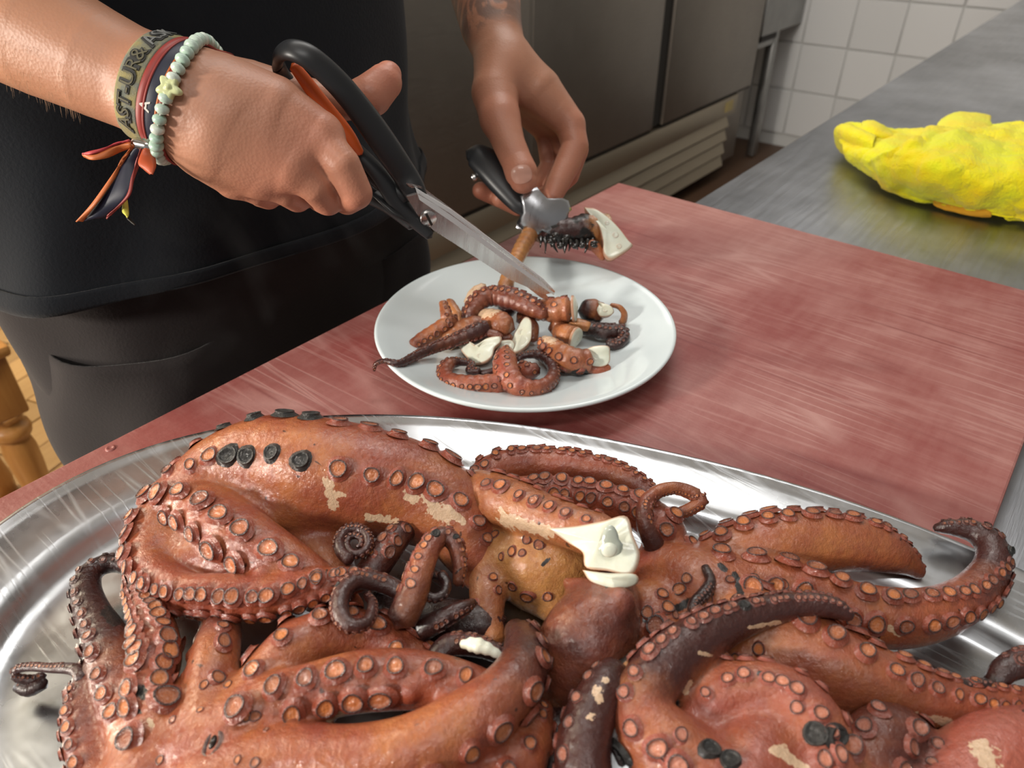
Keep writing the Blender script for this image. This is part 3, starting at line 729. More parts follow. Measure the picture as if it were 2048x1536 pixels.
# ---- octopus on the right, oral side up, with the cut arm
oC, bodyC, bvC = octopus('grilled octopus under the dark curved arm, one of its arms cut off to white flesh',
  fused=[
    dict(p=[(1000,1030,26,46,.02),(972,966,32,42,.02),(1010,936,34,36,.02),(1080,930,34,34,.04),(1160,936,34,32,.08),(1240,956,32,28,.14),(1300,986,30,21,.25)], f=(-.05,1,.12), k=.25, sp=.72, ang=.3),
    dict(p=[(990,1004,36,44,0),(1060,988,40,37,0),(1130,988,42,35,0),(1210,1004,42,37,0),(1282,1026,40,40,.02),(1328,1066,36,44,.08),(1338,1100,30,30,.14)], f=[(0,.55,.85)]*4+[(.2,.4,.9),(.4,.1,.9),(.4,-.2,.9)], k=.33, sp=.8, ang=.4),
    dict(p=[(955,985,44,46,0),(1020,1008,52,52,0),(1090,1034,57,46,0),(1150,1056,60,44,0),(1195,1072,60,46,0)], f=(-.1,.95,.25), k=.23, sp=.75, yl=.25),
    dict(p=[(1400,1150,26,60,.05),(1480,1110,32,64,.02),(1560,1090,36,64,0),(1640,1084,36,60,0),(1710,1088,34,54,0),(1770,1102,30,43,0),(1815,1126,24,25,.03),(1834,1142,20,16,.05)], f=(-.1,1,.12), k=.24, sp=.66, ang=.22, yl=.12),
    dict(p=[(1400,1190,26,80,.02),(1500,1186,28,76,0),(1600,1200,28,70,0),(1700,1226,28,64,0),(1790,1236,28,60,0),(1870,1226,28,52,.03),(1938,1192,28,43,.22),(1980,1142,30,35,.42),(1984,1097,34,30,.6),(1954,1066,36,24,.62),(1910,1056,36,17,.66),(1876,1056,34,10,.75)], f=[(0,.75,.6)]*3+[(.1,.5,.85)]*3+[(.5,.3,.8),(.9,.3,.5),(1,.4,.3),(.4,1,.3),(0,1,.3),(-.2,1,.3)], k=.255, sp=.70, ang=.48),
    dict(p=[(1450,1250,28,86,0),(1530,1278,34,92,0),(1620,1316,36,88,0),(1700,1348,36,78,0),(1790,1378,34,66,0),(1880,1402,32,54,0),(1970,1408,30,45,0),(2060,1412,28,39,0),(2120,1412,28,36,0)], f=[(.4,.9,.3)]*4+[(.2,.85,.5)]*2+[(0,.7,.7)]*3, k=.23, sp=.66, ang=.40, yl=.1),
    dict(p=[(1218,1196,42,60,.28),(1192,1250,45,86,.31),(1162,1310,38,94,.26),(1130,1372,24,60,.2)], s=0, kk=.003),
    dict(p=[(1010,1110,22,70,0),(1080,1130,26,82,0),(1160,1110,28,72,0)], s=0, yl=.95),
    dict(p=[(1070,1150,20,70,0),(1110,1200,18,46,0)], s=0, yl=.95),
    dict(p=[(985,1120,24,46,.1),(975,1200,22,36,.1),(985,1275,18,24,.12)], s=0, yl=.3),
  ],
  webs=[[(1330,1150,24,72,.12),(1400,1190,26,92,.05),(1470,1230,24,92,0)], [(1500,1310,34,66,0),(1600,1362,32,54,0),(1690,1402,28,34,0)], [(1300,1230,26,70,.06),(1330,1290,24,66,.1)],
        [(1195,1188,58,16,.15),(1160,1172,56,13,.1),(1135,1165,54,10,.2)], [(1240,1205,60,30,.1),(1228,1232,60,14,.1)], [(1165,1225,60,10,.1),(1190,1214,61,10,.1),(1215,1218,60,8,.1)]],
  free=[
    dict(p=[(1308,1090,40,24,.45),(1290,1050,50,19,.3),(1291,1010,54,17,.22),(1314,984,56,15,.2),(1350,976,56,14,.25),(1384,986,54,15,.25),(1404,1001,52,14,.25),(1380,1018,48,14,.25),(1340,1034,44,12,.3)], f=[(1,0,.2),(.6,.2,.2),(.2,.2,.5),(.2,-.8,.3),(.2,-.8,.5),(.3,-.8,.6),(1,0,.6),(.2,-.6,.8),(.2,-.6,.8)], k=.26, sp=.62),
    dict(p=[(1410,1134,52,9,.9),(1421,1162,52,12,.92),(1408,1188,52,14,.92),(1388,1210,52,13,.92),(1390,1235,52,11,.92),(1412,1250,52,10,.92),(1430,1240,52,7,.9)], f=(.4,.3,.8), k=.3, sp=.6),
    dict(p=[(1440,1248,54,14,.5),(1390,1258,55,19,.1),(1335,1288,55,25,.02),(1285,1318,54,28,0),(1240,1345,50,24,.05)], f=(-.4,.8,.4), s=0, yl=.8, flat=.7, nm='charred_arm', ch=[(1440,1238,1330,1272,11),(1330,1272,1235,1325,10),(1420,1268,1330,1318,7)]),
    dict(p=[(1435,1270,46,10,.95),(1380,1290,48,14,.95),(1330,1325,48,16,.95),(1290,1370,46,12,.95)], f=(.4,-.8,.4), s=0, nm='charred_skin'),
    dict(p=[(1740,1450,14,40,.6),(1820,1470,14,60,.6),(1900,1450,14,40,.6)], s=0, nm='arm_root', f='u'),  # dark filler lump added below the long arm
  ],
  extra=[(1374,1157,12),(1359,1178,13),(1335,1215,14),(1312,1252,20),(1295,1225,13),(1446,1215,14),(1508,1157,12),(1566,1169,12),(1475,1198,12),(1324,1188,12),(1517,1298,13),(1473,1318,12),(1420,1200,9),(1395,1235,12),(1540,1180,10),
         (1024,1103,10),(1044,1106,8),(1003,1113,8),(990,1069,9),(1025,1173,10),(1054,1193,12),(1095,1193,10),(996,1180,9),(986,1154,9),(1054,1079,11),(1078,1089,12),(950,1207,9),(1350,1230,9),(1460,1160,10)],
  char=[(1290,1240,1420,1190,9),(1470,1150,1490,1210,8),(1440,1130,1448,1138,7),(1300,1275,1380,1255,11),(1085,1130,1098,1118,4),(1755,1280,1760,1270,4)],
  pale=[(1395,1238,1330,1275,10),(1740,1235,1800,1268,6),(1800,1430,1900,1445,10),(1205,1330,1215,1390,7),(1010,1040,1100,1062,14),(1000,1020,1030,1045,6)])
root = oC
# white cut face of the severed arm
def face_patch(name, pts, h_mm, root, m, thick=5.0, dome=2.0, n=8, zf=None, bydepth=False):
    """a cut slab: outline in the room, domed front, real thickness behind"""
    zf = TF if zf is None else zf
    P = [np.array(PD(x, y, h) if bydepth else PZ(x, y, zf + (h if h is not None else h_mm) / 1000)) for x, y, *hh in pts for h in [hh[0] if hh else None]]
    c = np.array(spline([*P, P[0]], n=len(P) * 6)[0])[:-1]
    m0 = c.mean(0); nz = -CF * 0.85 + np.array([0, 0, .3]); nz = nrm(nz)
    V = []; F = []; rim = []; L = len(c)
    for k in range(n + 1):
        u = k / n
        V += list(m0 + (c - m0) * u + nz * dome / 1000 * (1 - u ** 3)); rim += [u] * L
    V += list(c - nz * thick / 1000 + (m0 - c) * 0.12); rim += [1.0] * L
    for k in range(n + 1):
        for j in range(L):
            q = (j + 1) % L; F.append((k * L + j, (k + 1) * L + j, (k + 1) * L + q, k * L + q))
    V.append(m0 - nz * thick / 1000); rim.append(1.0)
    for j in range(L): F.append(((n + 1) * L + j, len(V) - 1, (n + 1) * L + (j + 1) % L))
    o = put(name, mesh(name, V, F, attrs={'rim': np.array(rim) ** 3}), m, root)
    return m0, nz, o
def on_face(o, x, y):
    b = BVHTree.FromPolygons([v.co for v in o.data.vertices], [tuple(q.vertices) for q in o.data.polygons])
    h = b.ray_cast(Vector(CC), Vector(nrm(ray(x, y)))); return None if h[0] is None else np.array(h[0])
m0, nz, o = face_patch('cut_face', [(1095,1056,66),(1150,1052,70),(1205,1042,75),(1252,1032,76),(1266,1070,75),(1280,1112,70),(1262,1150,66),(1215,1142,66),(1172,1135,66),(1165,1105,66),(1135,1085,64)], 70, oC, M_WHITE, 12, 2.0)
o['label'] = 'white freshly cut flesh'
v, f = lathe([(1, -0.3), (0.92, 0.25), (0.7, 0.6), (0.4, 0.8), (0, 0.9)], 24)
p = PZ(1221, 1088, TF + .0735); s = depth(p) / FPX
yy = v[:, 1:2]; wv = np.where(yy > 0, 18, 25)
o = put('vein', mesh('vein', p + (v[:, :1] * wv * CR + yy * 38 * CU + v[:, 2:] * 6 * nz) * s, f), M_GEL, oC)
v2 = v.copy(); p2 = PZ(1219, 1100, TF + .0765)
o = put('nerve_core', mesh('nerve_core', p2 + (v2[:, :1] * 16 * CR + v2[:, 1:2] * 15 * CU + v2[:, 2:] * 6 * nz) * s, f, attrs={'rim': np.zeros(len(v2))}), M_WHITE, oC)
m0, nz, o = face_patch('cut_edge', [(1165,1140,66),(1215,1146,68),(1270,1148,68),(1274,1168,64),(1235,1180,64),(1215,1176,64),(1180,1162,64)], 66, oC, M_WHITE, 8, 3.0)
o['label'] = 'pinkish white flesh edge'

# ---- octopus in front, lower right
oD, bodyD, bvD = octopus('pinkish grilled octopus with a dark curved arm at the near right of the tray',
  fused=[
    dict(p=[(1440,1620,40,110,.0),(1345,1515,46,86,.0),(1294,1448,50,68,.08),(1290,1388,54,58,.38),(1335,1328,58,56,.50),(1410,1272,60,48,.52),(1490,1236,60,36,.52),(1580,1213,60,27,.52),(1650,1213,60,22,.56),(1694,1229,58,14,.66)], f=[(-.5,.2,.9),(-.6,.2,.9),(-.9,.1,.6),(-1,.2,.4),(-.85,.6,.15),(-.6,.85,.15),(-.3,1,.15),(-.05,1,.25),(.1,1,.3),(.3,1,.3)], k=.24, sp=.60, ang=.42, pk=.25),
    dict(p=[(1395,1480,40,50,0),(1416,1418,46,54,0),(1470,1384,50,56,0),(1550,1386,52,58,0),(1612,1434,52,64,.03),(1642,1505,48,68,.03),(1645,1610,44,74,.03)], f=[(-.9,.5,.2),(-.6,.9,.15),(-.1,1,.15),(.35,.85,.4),(.6,.3,.8),(.5,0,1),(.3,-.2,1)], k=.22, sp=.60, ang=.5, pk=.8),
    dict(p=[(1700,1620,30,95,.3),(1738,1528,34,78,.3),(1782,1478,34,70,.36),(1832,1510,30,52,.45),(1850,1600,26,50,.5)], f=(.5,1,.3), k=.24, sp=.7, pk=.6),
    dict(p=[(1900,1640,26,120,0),(1995,1545,28,112,0),(2090,1510,30,95,0)], f=(-.2,1,.3), s=0, pk=1.0),
  ],
  webs=[[(1475,1460,38,62,0),(1545,1480,40,84,0),(1500,1580,36,130,0)], [(1400,1560,38,90,0),(1500,1640,36,120,0)], [(1600,1640,34,120,0),(1800,1660,26,120,0)]],
  free=[
    dict(p=[(1175,1620,38,66,.42),(1166,1510,46,62,.46),(1180,1436,50,57,.52),(1205,1382,52,49,.56),(1228,1342,50,34,.6)], f=(-1,.1,.25), k=.25, sp=.75, pk=.3, nm='arm'),
    dict(p=[(1262,1330,50,14,.9),(1246,1385,50,22,.9),(1234,1440,50,26,.9),(1240,1500,48,16,.9),(1244,1530,46,8,.9)], f=(0,.3,1), s=0, flat=.4, nm='skin_flap'),
    dict(p=[(1870,1378,38,10,.85),(1900,1366,40,13,.85),(1935,1372,40,13,.85),(1975,1368,40,12,.85)], f=(0,1,.3), k=.3, sp=.6),
    dict(p=[(1985,1372,34,20,.8),(2010,1340,38,26,.75),(2050,1325,40,32,.7),(2100,1330,40,34,.7)], f=(-.3,1,.4), k=.28, sp=.6),
    dict(p=[(1110,1620,18,50,.8),(1108,1500,22,46,.75),(1120,1430,24,34,.8)], f=(-.2,.2,1), k=.25, sp=.7),
  ],
  extra=[(1594,1415,14),(1632,1468,24),(1676,1474,20),(1650,1520,18),(1362,1470,16),(1334,1510,14),(1420,1498,20),(1460,1520,20)],
  char_suckers=[(1632,1468,12),(1676,1474,10),(1420,1498,12),(1455,1522,12)],
  char=[(1520,1348,1530,1356,9),(1590,1380,1600,1400,7)],
  pale=[(1555,1500,1610,1536,12),(1960,1495,1985,1530,20),(1370,1385,1380,1365,7),(1185,1375,1200,1395,9),(1195,1430,1175,1436,7),(1210,1365,1215,1360,9),(1400,1305,1425,1312,5),(1500,1255,1560,1245,4)], pinkish=0.7)
# torn shred of pale skin
s_, q_ = spline([[*PZ(922,1288,TF+.052), .0016],[*PZ(950,1290,TF+.055), .0035],[*PZ(980,1300,TF+.054), .0026],[*PZ(1010,1318,TF+.05), .0012]], 0.001)
v, f = sweep(s_[:, :3], s_[:, 3] * (1 + 0.10 * np.sin(q_ * 1500)), camvec(0, .3, 1), 10, 0.5)
put('torn_skin', mesh('torn_skin', v, f, attrs={'rim': np.zeros(len(v))}), M_WHITE, oA)['label'] = 'pale torn shred of skin'
# ------------------------------------------------------------------ person: hands and forearms
M_SKIN = mat('skin', (0.55, 0.27, 0.17), 0.45); n = N(M_SKIN)
a = n.attr('tone'); sep = n.n('ShaderNodeSeparateColor'); n.l(a.outputs['Color'], sep.inputs[0])
tat, red, tan = sep.outputs[0], sep.outputs[1], sep.outputs[2]
c1 = n.coord((1, 1, 1)); bl = n.noise(c1, 22, 4, 0.6)
col = n.mix(bl, (0.39, 0.178, 0.108), (0.48, 0.235, 0.148))
col = n.mix(red, col, (0.56, 0.185, 0.12)); col = n.mix(tan, col, (0.44, 0.21, 0.10))
ink = n.noise(n.coord((1, 1, 0.45)), 34, 3, 0.55, 2.2)
ik = n.math('MULTIPLY', n.ramp(ink, (0.44, 0.0), (0.53, 1.0)), n.ramp(tat, (0.35, 0.0), (0.7, 0.62)))
col = n.mix(ik, col, (0.085, 0.075, 0.07))
n.set(Base_Color=col, Roughness=0.46, Subsurface_Weight=0.12, Subsurface_Scale=0.006)
n.b.inputs['Subsurface Radius'].default_value = (1.0, 0.35, 0.2)
n.set(Normal=n.bump(n.math('ADD', n.vor(c1, 520), n.math('MULTIPLY', n.noise(c1, 90, 3), 1.2)), 0.16, 0.0008))
def chain(rows, k=0.006):
    """rows (px, py, depth, radius mm, tattoo, red, tan) -> blended chain"""
    P = np.array([PD(*r[:3]) for r in rows]); R = np.array([r[3] / 1000 for r in rows])
    A = np.array([list(r[4:]) + [0, 0, 0][len(r) - 4:] for r in rows], float)
    return (P, R, A, k)
# right hand (scissors), seen from its back
RW = [
  chain([(-150,-45,.470,43,0,0,.35),(90,74,.458,36.5,0,0,.3),(200,128,.455,32.5,0,0,.2),(290,170,.455,30,0,0,.1),(350,192,.457,29,0,0,0)], .010),
  chain([(340,185,.455,28,0,0,0),(440,205,.456,29,0,0,0),(540,235,.462,26,0,.1,0),(632,278,.466,18.5,0,.35,0)], .014),          # to the index knuckle
  chain([(345,198,.452,26,0,0,0),(450,255,.452,26,0,0,0),(580,332,.460,16.5,0,.3,0)], .014),
  chain([(362,206,.456,21,0,0,0),(440,285,.456,22,0,0,0),(522,352,.468,15,0,.25,0)], .014),
  chain([(375,222,.460,16,0,0,0),(420,300,.466,18,0,0,0),(468,358,.480,13,0,.2,0)], .014),
  chain([(632,278,.464,14,0,.35,0),(684,330,.462,11.5,0,.2,0),(712,386,.472,10.4,0,.35,0),(694,402,.490,9,0,.2,0),(655,372,.505,8.2,0,.2,0)], .0032),
  chain([(580,332,.458,13,0,.3,0),(630,372,.466,10.8,0,.2,0),(655,400,.480,10,0,.35,0),(640,398,.500,8.8,0,.2,0),(600,366,.512,8,0,.2,0)], .0028),
  chain([(522,352,.466,12,0,.25,0),(572,380,.474,10.2,0,.2,0),(594,395,.488,9.6,0,.3,0),(580,392,.506,8.4,0,.2,0),(545,365,.518,7.6,0,.2,0)], .0028),
  chain([(468,358,.478,10.5,0,.2,0),(515,382,.486,9.2,0,.2,0),(536,393,.498,8.6,0,.3,0),(520,392,.514,7.6,0,.2,0),(490,370,.522,6.8,0,.2,0)], .0028),
  chain([(400,165,.470,20,0,0,0),(500,174,.490,17,0,0,0),(590,192,.505,14,0,.1,0),(672,206,.515,12.6,0,.1,.1),(705,202,.517,12.4,0,.15,.15),(742,190,.518,14.6,0,.45,0),(768,165,.520,12.6,0,.55,0),(776,150,.521,9.5,0,.6,0)], .008),  # thumb
]
# left hand (tongs), hanging from the top
LW = [
  chain([(955,-170,.790,42,.9,0,0),(966,-40,.765,38,1,0,0),(982,50,.748,31,.85,0,0),(1000,105,.738,26,.15,0,0),(1010,140,.732,26,0,0,0)], .012),
  chain([(1005,125,.732,25,0,0,0),(990,185,.718,23,0,.1,0),(1000,240,.704,18,0,.3,0)], .012),
  chain([(1000,235,.702,18.5,0,.3,0),(1018,288,.694,15.2,0,.2,0),(1033,322,.690,14.4,0,.3,0),(1042,344,.686,15.2,0,.35,0),(1046,360,.685,12.5,0,.5,0)], .006),   # thumb
  chain([(1015,135,.736,25,0,0,0),(1070,180,.738,23,0,0,0),(1112,222,.742,17,0,.1,0),(1140,250,.744,14.5,0,.3,0)], .012),
  chain([(1020,140,.746,24,0,0,0),(1080,185,.752,22,0,0,0),(1140,245,.760,14.5,0,.2,0)], .012),
  chain([(1015,145,.752,22,0,0,0),(1070,200,.766,20,0,0,0),(1120,255,.778,13.5,0,.2,0)], .012),
  chain([(1010,150,.756,20,0,0,0),(1050,215,.776,17,0,0,0),(1090,262,.792,12,0,.2,0)], .012),
  chain([(1140,250,.744,14.5,0,.3,0),(1150,292,.742,13.6,0,.3,0),(1134,330,.738,13,0,.3,0),(1116,366,.732,11.8,0,.3,0),(1104,394,.728,10,0,.5,0)], .004),   # index
  chain([(1140,245,.760,12.5,0,.2,0),(1156,300,.766,11,0,.3,0),(1138,352,.766,10.2,0,.3,0),(1090,396,.760,9.2,0,.3,0),(1058,398,.752,8.4,0,.3,0)], .004),
  chain([(1120,255,.778,12,0,.2,0),(1132,320,.788,10.6,0,.3,0),(1100,385,.780,9.6,0,.3,0),(1036,414,.762,9.2,0,.3,0),(1000,398,.752,8.6,0,.45,0)], .004),
  chain([(1090,262,.792,10.5,0,.2,0),(1098,330,.800,9.2,0,.3,0),(1060,385,.786,8.6,0,.3,0),(1000,398,.768,9,0,.35,0),(962,381,.756,8.8,0,.55,0)], .004),
]
def wrap(chains, h):
    return solid(chains, h, 0.008)
vr, frr, ar = wrap(RW, 0.0012)
vl, fll, al = wrap(LW, 0.0014)
# the rest of the body (inside the clothes), joined into the same skin
TX, TY = 0.375, 0.675            # trunk axis
def w(*p): return np.array(p, float)
elbR, shR = PD(-430, -160, .52), w(TX - .20, TY - .02, 1.40)
elbL, shL = PD(945, -360, .84), w(TX + .20, TY - .02, 1.40)
def wc(pts, rad, k=0.03): return (np.array(pts), np.array(rad), np.tile([0, 0, .2], (len(pts), 1)).astype(float), k)
BODY = [wc([w(TX, TY, .98), w(TX, TY, 1.15), w(TX, TY, 1.30)], [.11, .10, .11]), wc([w(TX - .10, TY, 1.0), w(TX - .11, TY, 1.3)], [.09, .09]), wc([w(TX + .10, TY, 1.0), w(TX + .11, TY, 1.3)], [.09, .09]),
        wc([w(TX, TY, 1.3), w(TX, TY + .01, 1.46), w(TX, TY, 1.55)], [.10, .062, .055]),
        wc([w(TX, TY, 1.38), shR, elbR, PD(-150, -45, .47)], [.08, .062, .046, .040]), wc([w(TX, TY, 1.38), shL, elbL, PD(955, -170, .79)], [.08, .062, .046, .040]),
        wc([w(TX - .09, TY, .98), w(TX - .115, TY + .02, .52), w(TX - .125, TY + .05, .09)], [.085, .062, .042]), wc([w(TX + .09, TY, .98), w(TX + .115, TY + .02, .52), w(TX + .125, TY + .05, .09)], [.085, .062, .042])]
vb, fb, ab = solid(BODY, 0.009, 0.03)
BV_R = BVHTree.FromPolygons([Vector(x) for x in vr], [tuple(q) for q in frr.tolist()])
V = np.concatenate([vr, vl, vb]); F = np.concatenate([frr, fll + len(vr), fb + len(vr) + len(vl)]); A = np.concatenate([ar, al, ab])
pe = thing('person', (TX, TY, 0), 'person in black t-shirt and dark trousers cutting octopus with scissors and tongs', 'person')
put('body', mesh('body', V, F, attrs={'tone': A}), M_SKIN, pe)
# thumb nail of the left hand
M_NAIL = mat('fingernail', (0.62, 0.33, 0.25), 0.25, coat=0.2)
bv = BVHTree.FromPolygons([Vector(x) for x in vl], [tuple(q) for q in fll.tolist()])
rows = []; G = 9
t0 = np.array([1043., 349.]); ax = nrm(np.array([4., 15.])); bx = np.array([ax[1], -ax[0]])
VV = []; FF = []
for i in range(G):
    for j in range(G):
        u, v_ = (i / (G - 1) * 2 - 1), (j / (G - 1) * 2 - 1)
        uu = u * math.sqrt(max(0, 1 - 0.42 * v_ * v_)); vv = v_ * math.sqrt(max(0, 1 - 0.42 * u * u))
        q = t0 + ax * vv * 19 + bx * uu * 21
        hh = bv.ray_cast(Vector(CC), Vector(nrm(ray(*q))))
        pp = np.array(hh[0]) if hh[0] else PD(q[0], q[1], .675)
        VV.append(pp - CF * (0.0006 + 0.0004 * (1 - max(abs(u), abs(v_)))) )
for i in range(G - 1):
    for j in range(G - 1): FF.append((i * G + j, (i + 1) * G + j, (i + 1) * G + j + 1, i * G + j + 1))
put('fingernail', mesh('nail', VV, FF), M_NAIL, pe)['label'] = 'short pale thumbnail'

# ------------------------------------------------------------------ clothes
def cloth_mat(name, c0, c1, sc=400, rough=0.9):
    m = mat(name, c0, rough, spec=0.2); n = N(m); c = n.coord((1, 1, 1))
    n.set(Base_Color=n.mix(n.noise(c, 7, 5, 0.65), c0, c1), Normal=n.bump(n.noise(c, sc, 2), 0.3, 0.001))
    n.set(Sheen_Weight=0.08)
    return m
M_SHIRT = cloth_mat('black_cotton', (0.005, 0.0065, 0.009), (0.010, 0.0125, 0.017))
M_TROU = cloth_mat('dark_trousers', (0.015, 0.012, 0.012), (0.028, 0.023, 0.023))
def ringed(sections, n=96, folds=None, m=80, e=2.3):
    """lofted cloth: sections (z, cx, cy, rx, ry)"""
    s, q = spline([(z, cx, cy, rx, ry) for z, cx, cy, rx, ry in sections], n=m)
    V = []; F = []
    for i, (z, cx, cy, rx, ry) in enumerate(s):
        for j in range(n):
            a = 2 * math.pi * j / n
            x = math.copysign(abs(math.cos(a)) ** (2 / e), math.cos(a)); y = math.copysign(abs(math.sin(a)) ** (2 / e), math.sin(a))
            d = folds(a, z) if folds else 0
            V.append((cx + x * (rx + d), cy + y * (ry + d), z + (0.004 * math.sin(3 * a + 1) if i == 0 else 0)))
    for i in range(m - 1):
        for j in range(n):
            k = (j + 1) % n; F.append((i * n + j, i * n + k, (i + 1) * n + k, (i + 1) * n + j))
    return np.array(V), F
def solidify(o, t):
    md = o.modifiers.new('thickness', 'SOLIDIFY'); md.thickness = t; md.offset = -1
sf = lambda a, z: 0.004 * math.sin(5 * a + 9 * z) * min(1, max(0, (1.35 - z) * 3)) + 0.003 * math.sin(11 * a - 22 * z + 1.3) * math.exp(-((z - 1.0) / .09) ** 2) + 0.005 * math.sin(24 * z + 2 * a) * math.exp(-((z - 1.0) / .08) ** 2) * (0.6 + 0.4 * math.cos(a))
v, f = ringed([(.962, TX, TY - .002, .236, .150), (1.0, TX, TY, .228, .146), (1.08, TX, TY, .222, .140), (1.2, TX, TY, .222, .138), (1.33, TX, TY, .224, .135), (1.42, TX, TY, .200, .110), (1.47, TX, TY, .12, .085), (1.49, TX, TY, .085, .075)], folds=sf)
sh = put('t_shirt', mesh('shirt', v, f), M_SHIRT, pe); solidify(sh, 0.002)
for sgn, s0, e0 in ((-1, shR, elbR), (1, shL, elbL)):
    s, q = spline([[*(s0 + w(-sgn * .08, 0, .02)), .075], [*s0, .080], [*(s0 * .6 + e0 * .4), .074], [*(s0 * .45 + e0 * .55), .076]], 0.01)
    v, f = sweep(s[:, :3], s[:, 3], (0, 0, 1), 24, cap=False); o = put('sleeve', mesh('sleeve', v, f), M_SHIRT, sh); solidify(o, .002)
v, f = ringed([(.9615, TX, TY - .002, .2375, .1515), (.968, TX, TY - .002, .2375, .1515), (.976, TX, TY - .001, .2355, .1505)], folds=sf, m=6)
hem = put('hem', mesh('hem', v, f), M_SHIRT, sh); solidify(hem, .0015)
tf = lambda a, z: 0.0035 * math.sin(7 * a + 13 * z) + 0.003 * math.sin(4 * a - 31 * z)
v1, f1 = ringed([(.78, TX, TY + .004, .180, .085), (.83, TX, TY + .004, .208, .122), (.88, TX, TY + .002, .215, .134), (.97, TX, TY, .212, .136), (1.03, TX, TY, .205, .13)], folds=tf, m=30)
trs = put('trousers', mesh('trousers', v1, f1), M_TROU, pe); solidify(trs, .002)
for sgn in (-1, 1):
    cx = TX + sgn * .108
    lf = lambda a, z, s=sgn: 0.005 * math.sin(3 * a + 17 * z + s) + 0.004 * math.sin(6 * a - 29 * z) + 0.006 * math.sin(2 * a + 40 * z) * math.exp(-((z - .5) / .12) ** 2)
    v, f = ringed([(.05, TX + sgn * .125, TY + .05, .075, .085), (.12, TX + sgn * .125, TY + .05, .080, .09), (.5, TX + sgn * .118, TY + .02, .088, .098), (.70, cx, TY + .006, .100, .115), (.83, cx, TY + .003, .107, .128), (.90, cx - sgn * .004, TY, .107, .12)], n=64, folds=lf, m=90)
    o = put('trouser_leg', mesh('leg', v, f), M_TROU, trs); solidify(o, .002)
for sgn in (-1, 1):
    P = np.array([[TX + sgn * .125, TY + .10, .052], [TX + sgn * .127, TY + .02, .050], [TX + sgn * .13, TY - .08, .042], [TX + sgn * .132, TY - .13, .036]])
    v, f, _ = solid([(P, np.array([.045, .046, .042, .034]), np.zeros((4, 1)), .01)], .006)
    v[:, 2] = np.maximum(v[:, 2], 0.0); put('shoe', mesh('shoe', v, f), M_BLACKM, pe)

# fine hairs along the right forearm
V = []; F = []
rh = random.Random(3)
for i in range(170):
    t = rh.uniform(0, 1); px, py = -30 + 250 * t, 25 + 118 * t
    c = PD(px, py, .456); ax_ = nrm(PD(200, 128, .455) - PD(90, 74, .458))
    a_ = nrm(-CF - (-CF @ ax_) * ax_); b_ = np.cross(ax_, a_)
    if b_ @ CU > 0: b_ = -b_
    th = rh.uniform(.3, 1.6); d = math.cos(th) * a_ + math.sin(th) * b_
    h = BV_R.ray_cast(Vector(c + d * .08), Vector(-d))
    if h[0] is None: continue
    p = np.array(h[0]); L = rh.uniform(.005, .009); k = nrm(d * .55 + ax_ * .7 - CU * rh.uniform(.2, .9) + CR * rh.uniform(-.2, .2))
    k2 = nrm(k - CU * .5); sd = nrm(np.cross(k, CF)) * .00007; n0 = len(V)
    for q, w_ in ((p, 1), (p + k * L * .5, .8), (p + k * L * .5 + k2 * L * .5, .15)):
        V += [q + sd * w_, q - sd * w_, q + np.cross(nrm(sd), k) * .00007 * w_]
    for r_ in (0, 3):
        for j in range(3): F.append((n0 + r_ + j, n0 + r_ + (j + 1) % 3, n0 + r_ + 3 + (j + 1) % 3, n0 + r_ + 3 + j))
o = put('arm_hair', mesh('arm_hair', V, F), mat('brown_hair', (0.26, 0.15, 0.08), 0.5), pe); o['kind'] = 'stuff'
# ------------------------------------------------------------------ scissors
M_BLADE = steel('scissor_steel', (0.68, 0.67, 0.66), 0.24, 0.5, (40, 2, 2), vary=0.1)
M_ORANGE = mat('orange_rubber', (0.72, 0.12, 0.02), 0.4)
def slab(name, pts, thick, m, parent, bevel=0.0006, away=None):
    """flat outline given as places in the room, given real thickness along its own normal"""
    P = np.array(pts); c = P.mean(0); u, s, vt = np.linalg.svd(P - c); nz = vt[2]
    if nz @ (CC - c) < 0: nz = -nz
    P = P - ((P - c) @ nz)[:, None] * nz
    bm = bmesh.new()
    a = [bm.verts.new(p) for p in P]; b = [bm.verts.new(p - nz * thick) for p in P]; L = len(P)
    bm.faces.new(a); bm.faces.new(b[::-1])
    for i in range(L): bm.faces.new((a[i], b[i], b[(i + 1) % L], a[(i + 1) % L]))
    bmesh.ops.recalc_face_normals(bm, faces=bm.faces[:])
    if bevel: bmesh.ops.bevel(bm, geom=bm.edges[:], offset=bevel, segments=2, affect='EDGES')
    me = bpy.data.meshes.new(name); bm.to_mesh(me); bm.free()
    me.polygons.foreach_set('use_smooth', [True] * len(me.polygons)); me.set_sharp_from_angle(angle=0.6)
    return put(name, me, m, parent), nz
def tube(name, rows, m, parent, face=(0, .3, 1), n=18, flat=1.0, step=0.0015, cap=True):
    """rows (px, py, depth, radius mm)"""
    c = [[*PD(r[0], r[1], r[2]), r[3] / 1000] for r in rows]
    s, q = spline(c, step); v, f = sweep(s[:, :3], s[:, 3], camvec(*face) if len(face) == 3 else face, n, flat, cap)
    return put(name, mesh(name, v, f), m, parent)
sc = thing('scissors', PD(855, 435, .53), 'black handled kitchen scissors with steel blades held open over the plate', 'scissors')
DP, DT = .530, .625                               # depth at the pivot and at the tip
_pv, _pt = PD(855, 435, DP), PD(1110, 590, DT)
_bn = nrm(_pt - _pv); _bn = -ray(930, 480) - (-ray(930, 480) @ _bn) * _bn; _bn = nrm(nrm(_bn) + 0.25 * nrm(np.cross(nrm(_pt - _pv), _bn)))
_bn = nrm(_bn - (_bn @ nrm(_pt - _pv)) * nrm(_pt - _pv))
def bd_(x, y):                                     # a point in the plane of the blades
    r = ray(x, y); return CC + r * ((_pv - CC) @ _bn) / (r @ _bn)
